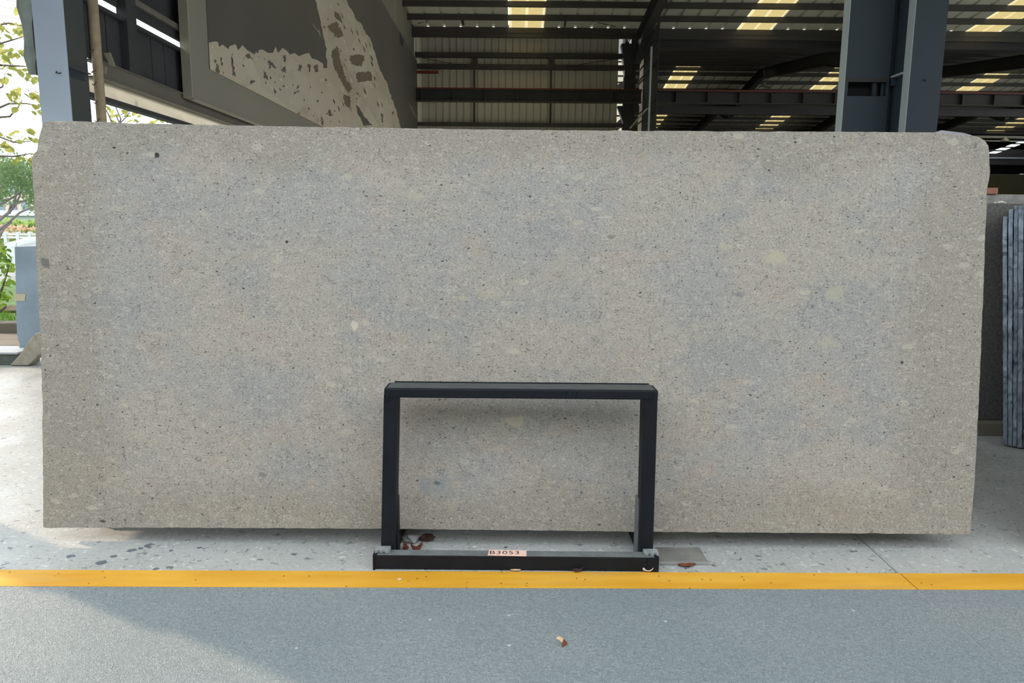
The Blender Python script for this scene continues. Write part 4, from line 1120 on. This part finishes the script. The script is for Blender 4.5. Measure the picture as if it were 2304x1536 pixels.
# bundle of rough-edged slabs seen end-on
rnd = random.Random(11)
base = F(2257, 1004)
dirv = Vector((.60, .80, 0)); stk = Vector((.82, -.57, 0))       # the way each slab runs back, the way they are stacked
pos = 0.0
leanx = P(2255, 490, base.y).x - base.x
for i in range(9):
    t = .017 + rnd.uniform(-.002, .004)
    n = 60
    ztop = P(2262, 486, 3.62).z + .055 * (1 - (1 - min(1, i / 2.6)) ** 2) + rnd.uniform(-.004, .004)
    vs = []
    o_ = base + stk * pos
    o_.z = 0
    sh0 = rnd.uniform(-.010, .010)
    for k in range(n + 1):
        z = .008 + (ztop - .008) * k / n
        cut = .05 * max(0, (z - (ztop - .10)) / .10) ** 2 * (1 if i < 3 else .3)
        off = sh0 + cut + .012 * noise.noise(Vector((i * 3.1, z * 9, 1))) + .008 * noise.noise(Vector((i * 7.7, z * 55, 4)))
        lean = Vector((leanx * z / ztop, 0, 0)) + stk * (.002 * noise.noise(Vector((i * 5.3, z * 40, 8))))
        a = o_ + dirv * off + lean + Vector((0, 0, z))
        b = a + stk * t + dirv * (.006 * noise.noise(Vector((i * 2.3, z * 60, 6))))
        vs += [a, b, o_ + stk * t + dirv * .36 + lean + Vector((0, 0, z)), o_ + dirv * .36 + lean + Vector((0, 0, z))]
    fs = []
    for k in range(n):
        a = k * 4
        fs += [(a, a + 1, a + 5, a + 4), (a + 1, a + 2, a + 6, a + 5), (a + 2, a + 3, a + 7, a + 6), (a + 3, a, a + 4, a + 7)]
    fs += [(3, 2, 1, 0), (n * 4, n * 4 + 1, n * 4 + 2, n * 4 + 3)]
    o = MB().add(vs, fs).build('rough_slab', MAT['blue_edge'], None)
    nm = ('leftmost', 'second', 'third', 'fourth', 'fifth', 'sixth', 'seventh', 'eighth', 'ninth')[i]
    tag(o, f'blue grey rough edged slab, {nm} from the left in the bundle at right', 'stone slab', 'slabs in the bundle at right')
    pos += t + .003
# added unseen slab and rack right of the frame, shading the floor behind
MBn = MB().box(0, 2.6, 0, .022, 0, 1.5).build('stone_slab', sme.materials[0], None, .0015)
MBn.location = (1.815, 2.40, .062); MBn.rotation_euler = (-LEAN, 0, 0)
rk_n = rk.copy(); COL.objects.link(rk_n); rk_n.location.x += 3.1
tag(rk_n, 'added unseen rack holding the light-blocking slab to the right', 'rack')
def copy_parts(src, dst):
    for ch in list(src.children):
        if ch.name.startswith('pencil'): continue
        c_ = ch.copy(); COL.objects.link(c_); c_.parent = dst
        copy_parts(ch, c_)
copy_parts(rk, rk_n)
tag(MBn, 'added unseen slab right of the big limestone slab, blocking front light', 'stone slab')
# another slab close behind the big one, peeking over its top right edge
SB2 = SB + slab_n * .055
def on_slab2(px, py):
    d = ray(px, py); k_ = (SB2 - CPOS).dot(slab_n) / d.dot(slab_n)
    q = CPOS + d * k_ - SB2
    return q.x, q.dot(slab_u)
top2 = [on_slab2(*q) for q in ((2203, 309), (2186, 304), (2168, 299), (2140, 295.5), (2118, 292.8), (2096, 300))]
xr2 = top2[0][0] - .012
po = [(.03, 0), (xr2, 0), (xr2, top2[0][1] - .04)] + top2[1:] + [(top2[-1][0] - .5, top2[-1][1] - .02), (.9, 1.33), (.10, 1.31), (.05, 1.2)]  # hidden part made full size to block light under the big slab
sl = MB().prism([(x, 0, z) for x, z in po], (0, .02, 0)).build('lilac_slab', MAT['lilac'], None)
sl.location = SB2; sl.rotation_euler = (-LEAN, 0, 0)
tag(sl, 'lilac grey slab just showing over the top right of the big slab', 'stone slab')

# ================================================================== THE LEFT BACKGROUND
# pale blue stone slab and a rough rock leaning on it
yl = 5.78
bs = [(16, 556), (130, 551), (130, 800), (46, 800), (43, 790), (41, 783), (43, 775), (38, 765), (35, 752), (33, 735), (31, 715), (28, 680), (25, 650), (22, 615), (19, 585)]
bpts = [P(px, py, yl) for px, py in bs]
zlo = min(q.z for q in bpts)
bst = tag(empty('blue_slab', (bpts[3].x, yl, 0)), 'pale blue stone slab standing at the far left edge', 'stone slab')
bpts = [Vector((q.x, yl + .10 * (q.z - zlo), q.z)) for q in bpts]
MB().prism(bpts, (0, .03, 0)).build('stone', MAT['blue_stone'], bst, .002)
MB().prism([Vector((q.x, q.y - .001, q.z)) for q in (P(16.5, 562, yl) + Vector((0, .098, 0)), P(130, 557, yl) + Vector((0, .098, 0)), P(130, 553, yl) + Vector((0, .10, 0)), P(16, 557, yl) + Vector((0, .10, 0)))], (0, -.004, 0)).build('top_lip', MAT['white_step'], bst)
tg = [P(25, 678, yl), P(49, 678, yl), P(49, 662, yl), P(25, 662, yl)]
st_ = MB().prism([Vector((q.x, yl + .10 * (q.z - zlo) - .006, q.z)) for q in tg], (0, .004, 0)).build('sticker', MAT['beige_tag'], None)
tag(st_, 'beige sticker on the pale blue slab at the far left', 'sticker')
# rough rock
yk = F(60, 824).y
rp_ = [(20, 825), (40, 800), (60, 768), (74, 752), (88, 747), (140, 747), (140, 800), (85, 800), (62, 823), (40, 826)]
rpts = [P(px, py, yk) for px, py in rp_]
rpts = [Vector((q.x, yk + .08 * q.z, max(q.z, 0.004))) for q in rpts]
rk2 = MB().prism(rpts, (0, .09, 0)).build('rock_slab', MAT['rock'], None, .012, seg=2)
tag(rk2, 'rough beige rock piece leaning against the pale blue slab', 'rock')
# low dark stone plinth and white step
c0, c1 = F(-60, 828), F(40, 827)
pl = MB().box(c0.x - .3, c1.x - .05, c1.y + .10, c1.y + .35, 0, .085).build('stone_plinth', MAT['dark_stone'], None, .006)
tag(pl, 'low dark green stone block at the foot of the blue slab', 'stone')
wt = MB().box(c0.x - .3, c1.x - .05, c1.y + .08, c1.y + .38, .086, .102).build('white_slab', MAT['white_step'], None, .003)
tag(wt, 'thin white stone slab lying on the low dark block', 'stone slab')

# ---- leaf meshes
def leaf_mesh(name, mat, w=.5, fold=.18):
    pr = [(0, 0), (.12, .55), (.35, 1.0), (.62, .85), (.85, .4), (1, 0)]
    vs = [(t, 0, 0) for t, _ in pr] + [(t, k * w * .5, fold * k * .4) for t, k in pr] + [(t, -k * w * .5, fold * k * .4) for t, k in pr]
    n = len(pr); fs = []
    for i in range(n - 1):
        fs += [(i, i + 1, n + i + 1, n + i), (i, 2 * n + i, 2 * n + i + 1, i + 1)]
    return mesh_only(MB().add(vs, fs), name, mat, True)
LEAFY = leaf_mesh('leaf', MAT['leaf_yellow'], .8)
LEAFD = leaf_mesh('leaf', MAT['leaf_dark'], .6)
rnd = random.Random(5)
def scatter_leaf(me, p, size, parent):
    return inst(me, 'leaf', p, (rnd.uniform(-.9, .9), rnd.uniform(.0, 1.3), rnd.uniform(0, 6.28)), (size,) * 3, parent)
# ---- yellow-green tree whose branches hang beside the column
ty = tag(empty('yellow_tree', (-8.6, 9.2, -.06)), 'tree with yellow green leaves outside left of the blue column', 'tree')
trunk_top = Vector((-8.5, 9.3, 3.2))
MB().tube([(-8.6, 9.2, -.06), (-8.62, 9.25, 1.4), (-8.5, 9.3, 3.2), (-8.2, 9.4, 4.6)], [.12, .10, .08, .05], 10).build('trunk', MAT['bark'], ty, smooth=True)
branches = [[(-20, 250, 9.4), (20, 233, 9.2), (60, 233, 9.1), (88, 238, 9.1)], [(-20, 265, 9.6), (22, 262, 9.5), (42, 240, 9.5), (50, 225, 9.5)],
            [(-30, 108, 9.2), (10, 95, 9.0), (55, 82, 9.0)], [(-30, 210, 9.3), (6, 195, 9.3), (12, 165, 9.3)], [(-20, 300, 9.2), (30, 320, 9.0), (70, 318, 9.0)],
            [(-20, 350, 9.0), (30, 352, 8.9), (72, 345, 8.9)], [(-30, 60, 9.3), (20, 52, 9.2), (50, 60, 9.2)], [(-30, 145, 9.2), (30, 148, 9.1), (70, 150, 9.1)]]
for br in branches:
    pts = [P(*q) for q in br]
    st0 = Vector((trunk_top.x, trunk_top.y, max(1.0, min(4.2, pts[0].z - .3))))
    MB().tube([st0] + pts, [.03, .016, .010, .005][:len(pts) + 1] if len(pts) < 4 else [.03, .016, .012, .008, .004], 6).build('branch', MAT['bark'], ty)
clusters = [(5, 60, 16, 14, 10), (38, 62, 16, 12, 12), (8, 85, 18, 10, 6), (30, 118, 26, 16, 16), (5, 128, 12, 12, 7), (25, 150, 34, 10, 14), (60, 170, 18, 10, 8), (18, 205, 22, 12, 9), (60, 208, 20, 10, 8),
            (10, 170, 10, 8, 4), (50, 225, 24, 12, 8), (78, 205, 8, 12, 4), (20, 302, 28, 12, 10), (60, 312, 20, 8, 8), (45, 352, 26, 10, 10), (80, 245, 8, 14, 5), (10, 325, 12, 10, 6), (68, 296, 12, 8, 3), (-40, 120, 25, 60, 14), (-40, 260, 25, 60, 12), (45, 20, 12, 10, 3)]
for (cx, cy, rx2, ry2, n) in clusters:
    for _ in range(n):
        px, py = cx + rnd.gauss(0, rx2 * .6), cy + rnd.gauss(0, ry2 * .6)
        scatter_leaf(LEAFY, P(px, py, rnd.uniform(8.7, 9.7)), rnd.uniform(.06, .12), ty)
# second branch group seen under the awning
ty2 = tag(empty('thin_tree', (-6.3, 13.5, -.06)), 'thin branched tree with sparse yellow leaves seen under the awning', 'tree')
MB().tube([(-6.3, 13.5, -.06), (-6.2, 13.4, 1.6), (-6.0, 13.3, 2.6)], [.07, .06, .04], 8).build('trunk', MAT['bark'], ty2, smooth=True)
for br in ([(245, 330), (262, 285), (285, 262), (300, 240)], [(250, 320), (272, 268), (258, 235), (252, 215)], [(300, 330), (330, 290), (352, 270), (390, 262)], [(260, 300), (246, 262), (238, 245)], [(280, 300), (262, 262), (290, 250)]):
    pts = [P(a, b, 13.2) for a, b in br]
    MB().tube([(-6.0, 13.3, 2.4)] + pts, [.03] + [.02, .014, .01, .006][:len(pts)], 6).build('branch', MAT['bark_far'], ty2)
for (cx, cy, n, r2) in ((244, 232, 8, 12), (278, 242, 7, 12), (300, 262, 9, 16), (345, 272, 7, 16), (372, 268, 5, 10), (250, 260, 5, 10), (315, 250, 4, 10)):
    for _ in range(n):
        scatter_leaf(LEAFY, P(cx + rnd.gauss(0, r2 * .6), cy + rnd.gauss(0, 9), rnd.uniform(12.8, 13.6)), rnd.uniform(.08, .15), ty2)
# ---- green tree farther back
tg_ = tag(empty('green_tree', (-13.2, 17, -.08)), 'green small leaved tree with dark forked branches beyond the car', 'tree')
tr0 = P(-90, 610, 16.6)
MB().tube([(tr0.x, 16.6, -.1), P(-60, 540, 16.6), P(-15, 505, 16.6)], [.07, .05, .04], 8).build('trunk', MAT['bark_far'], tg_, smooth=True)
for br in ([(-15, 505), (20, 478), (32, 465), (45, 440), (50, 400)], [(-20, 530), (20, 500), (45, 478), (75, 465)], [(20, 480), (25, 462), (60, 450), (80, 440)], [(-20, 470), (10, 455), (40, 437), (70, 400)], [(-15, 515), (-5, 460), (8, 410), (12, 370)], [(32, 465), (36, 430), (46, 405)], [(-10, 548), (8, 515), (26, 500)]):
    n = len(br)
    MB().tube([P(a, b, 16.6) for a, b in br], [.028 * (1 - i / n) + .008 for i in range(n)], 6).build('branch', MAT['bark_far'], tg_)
fol = MB()
for i in range(3600):
    cx, cy = rnd.choice(((0, 380), (30, 372), (60, 378), (15, 410), (50, 415), (75, 405), (-30, 420), (5, 440), (70, 430), (-50, 380), (40, 395), (20, 395), (-10, 360), (85, 380), (110, 410), (80, 450)))
    p = P(cx + rnd.gauss(0, 13), cy + rnd.gauss(0, 13), rnd.uniform(15.6, 17.6))
    a = Vector((rnd.uniform(-1, 1), rnd.uniform(-1, 1), rnd.uniform(-1, 1))).normalized(); b = a.orthogonal().normalized(); L_ = rnd.uniform(.05, .10)
    fol.add([p, p + a * L_ * .5 + b * L_ * .25, p + a * L_, p + a * L_ * .5 - b * L_ * .25], [(0, 1, 2, 3)])
fo = fol.build('foliage', MAT['leaf_green'], tg_); tag(fo, kind='stuff')
# ---- shrub by the blue slab
shb = tag(empty('shrub', (-6.6, 8.1, -.06)), 'leafy shrub on the lawn left of the pale blue slab', 'shrub')
for br in ([(-40, 760), (-10, 690), (8, 640), (20, 600)], [(-40, 760), (-20, 660), (-5, 600), (4, 565)], [(-40, 760), (0, 700), (14, 690)]):
    MB().tube([P(a, b, 8.1) for a, b in br], [.02, .014, .01, .005][:len(br)], 6).build('stem', MAT['bark'], shb)
for (cx, cy, n) in ((6, 575, 14), (14, 592, 10), (4, 610, 10), (2, 650, 12), (12, 665, 12), (6, 685, 8), (16, 632, 6), (-30, 600, 14), (-30, 660, 14), (3, 560, 6)):
    for _ in range(n):
        scatter_leaf(LEAFD, P(cx + rnd.gauss(0, 7), cy + rnd.gauss(0, 9), rnd.uniform(7.8, 8.5)), rnd.uniform(.06, .10), shb)
# ---- hedges, flowers, fence, far buildings
def bush_row(name, px0, px1, py0, py1, Y, mat, label, cat, n=700, leaf=.16, depth=1.2):
    a, b = P(px0, py1, Y), P(px1, py0, Y)
    mb = MB()
    for i in range(n):
        p = Vector((rnd.uniform(a.x, b.x), Y + rnd.uniform(0, depth), -.08 + (b.z + .08) * math.sqrt(rnd.random())))
        d = Vector((rnd.uniform(-1, 1), rnd.uniform(-1, 1), rnd.uniform(-.6, 1))).normalized(); e = d.orthogonal().normalized(); L_ = leaf * rnd.uniform(.6, 1.3)
        mb.add([p, p + d * L_ * .5 + e * L_ * .3, p + d * L_, p + d * L_ * .5 - e * L_ * .3], [(0, 1, 2, 3)])
    r2 = tag(empty(name, ((a.x + b.x) / 2, Y, -.08)), label, cat)
    o = mb.build('foliage', mat, r2); tag(o, kind='stuff')
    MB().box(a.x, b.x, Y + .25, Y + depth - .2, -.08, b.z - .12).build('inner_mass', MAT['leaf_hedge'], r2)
bush_row('hedge', -60, 140, 500, 530, 34.0, MAT['leaf_hedge'], 'clipped green hedge across the road behind the flowers', 'hedge', 1500, .22)
bush_row('flower_bed', -60, 140, 512, 530, 30.0, MAT['flower'], 'bed of red flowers across the road in front of hedge', 'flowers', 900, .16, .8)
# added unseen hedge left of the frame, cutting low sky light
hb = MB()
for i in range(2600):
    p = Vector((-8.6 + rnd.uniform(-.15, 1.2), rnd.uniform(-9, 5.2), 0)); p.z = -.1 + 3.6 * math.sqrt(rnd.random())
    if rnd.random() < .7: p.x = -7.4 + rnd.uniform(-.1, .12)
    d = Vector((rnd.uniform(-1, 1), rnd.uniform(-1, 1), rnd.uniform(-.6, 1))).normalized(); e = d.orthogonal().normalized(); L_ = rnd.uniform(.16, .34)
    hb.add([p, p + d * L_ * .5 + e * L_ * .3, p + d * L_, p + d * L_ * .5 - e * L_ * .3], [(0, 1, 2, 3)])
hr = tag(empty('light_block_hedge', (-8, -2, -.1)), 'added unseen tall hedge left of the viewer, cutting low sky light', 'hedge')
tag(hb.build('foliage', MAT['leaf_dark'], hr), kind='stuff')
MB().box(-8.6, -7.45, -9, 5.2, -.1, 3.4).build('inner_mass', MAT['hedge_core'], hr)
fn = tag(empty('road_fence', (-17, 27, -.08)), 'low white post and rail fence behind the car', 'fence')
for px in (-30, 10, 38, 65, 92):
    q = P(px, 521, 26.0)
    MB().box(q.x - .055, q.x + .055, 26, 26.12, -.1, q.z).build('post', MAT['fence_white'], fn)
for py in (527, 534):
    q0, q1 = P(-60, py, 26.03), P(140, py, 26.03)
    MB().box(q0.x, q1.x, 26.02, 26.10, q1.z - .05, q1.z + .03).build('rail', MAT['fence_white'], fn)
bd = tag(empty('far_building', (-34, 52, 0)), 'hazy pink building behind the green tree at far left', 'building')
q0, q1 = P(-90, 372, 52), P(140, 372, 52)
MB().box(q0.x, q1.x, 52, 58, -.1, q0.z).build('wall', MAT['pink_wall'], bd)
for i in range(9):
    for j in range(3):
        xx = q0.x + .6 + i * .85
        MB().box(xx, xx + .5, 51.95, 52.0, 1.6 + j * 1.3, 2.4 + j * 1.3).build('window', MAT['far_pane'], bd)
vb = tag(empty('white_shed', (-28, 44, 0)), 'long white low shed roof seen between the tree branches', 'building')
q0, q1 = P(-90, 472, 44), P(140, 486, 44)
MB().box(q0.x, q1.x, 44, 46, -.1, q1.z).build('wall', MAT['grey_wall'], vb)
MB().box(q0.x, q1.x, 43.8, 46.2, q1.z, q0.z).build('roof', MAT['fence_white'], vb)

# ---- white car parked on the road, mostly hidden
cy_ = 15.4
fx0 = P(2, 545, cy_).x                                  # nose of the car
car = tag(empty('white_car', (fx0 + 2.2, cy_ + .85, -.1)), 'white car with long bonnet parked beyond the lawn at left', 'car')
z_ = -.1
def cs(y, inset):                                       # side profile (x from the nose, height above the road)
    pr = [(0.0, .35), (.02, .62), (.12, .74), (.55, .85), (1.25, .94), (1.32, .97), (2.02, 1.34), (2.5, 1.42), (3.1, 1.40), (3.75, 1.12), (4.35, 1.03), (4.46, .9), (4.45, .38), (3.9, .22), (.5, .22)]
    return [(fx0 + x, y, z_ + h) for x, h in pr]
prof = cs(0, 0)
mb = MB(); n = len(prof)
secs = [(cy_ + .05, .0, 1), (cy_, .0, 1), (cy_ + 1.7, 0, 1), (cy_ + 1.65, 0, 1)]
def section(y, narrow):
    out = []
    for (x, _, z) in prof:
        h = z - z_
        yy = y + (narrow * max(0, h - .95) * .5)
        out.append((x, yy, z))
    return out
vs = section(cy_, 1) + section(cy_ + .85, 0) + section(cy_ + 1.7, -1)
for k in range(2):
    mb.f += [(k * n + i, k * n + (i + 1) % n, (k + 1) * n + (i + 1) % n, (k + 1) * n + i) for i in range(n)]
mb.f += [tuple(range(n)), tuple(range(3 * n - 1, 2 * n - 1, -1))]
mb.v = vs
body = mb.build('body', MAT['car_paint'], car, .03, seg=3)
def quad(pts, name, mat, th=(0, -.008, 0)): return MB().prism(pts, th).build(name, mat, car)
gl = lambda x, h: (fx0 + x, cy_ + max(0, h - .95) * .5 - .002, z_ + h)
quad([gl(1.55, 1.00), gl(2.55, 1.02), gl(2.55, 1.36), gl(2.08, 1.31)], 'side_window', MAT['car_glass'])
quad([gl(2.63, 1.02), gl(3.75, 1.07), gl(3.15, 1.35), gl(2.63, 1.36)], 'side_window', MAT['car_glass'])
MB().prism([(fx0 + 1.36, cy_ + .12, z_ + .995), (fx0 + 1.36, cy_ + 1.58, z_ + .995), (fx0 + 2.0, cy_ + 1.42, z_ + 1.335), (fx0 + 2.0, cy_ + .28, z_ + 1.335)], (-.008, 0, .014)).build('windscreen', MAT['car_glass'], car)
MB().prism([(fx0 + .04, cy_ + .12, z_ + .60), (fx0 + .30, cy_ - .004, z_ + .64), (fx0 + .32, cy_ - .004, z_ + .74), (fx0 + .10, cy_ + .1, z_ + .70)], (0, -.01, 0)).build('headlight', MAT['chrome'], car)
MB().box(fx0 + .3, fx0 + 4.2, cy_ - .012, cy_, z_ + .33, z_ + .37).build('side_trim', MAT['chrome'], car)
MB().box(fx0 + 1.5, fx0 + 1.62, cy_ - .14, cy_ + .05, z_ + 1.0, z_ + 1.12).build('mirror', MAT['car_paint'], car, .02)
for xw in (.85, 3.55):
    for yy in (cy_ + .02, cy_ + 1.48):
        w_ = MB().tube([(fx0 + xw, yy - .02, z_ + .31), (fx0 + xw, yy + .2, z_ + .31)], .31, 24).build('wheel', MAT['tyre'], car)
        MB().tube([(fx0 + xw, yy - .035, z_ + .31), (fx0 + xw, yy - .02, z_ + .31)], .20, 20).build('hubcap', MAT['chrome'], w_)
# overhead wires
for i, (p0, p1) in enumerate((((-20, 8), (60, 30)), ((-20, 30), (60, 46)), ((-20, -6), (60, 8)))):
    o = MB().tube([P(*p0, 24), P(*p1, 24)], .008, 5).build('overhead_wire', MAT['steel_dark'], None)
    tag(o, ('middle', 'lowest', 'uppermost')[i] + ' thin overhead wire crossing the white sky at top left', 'wire', 'overhead wires at top left')
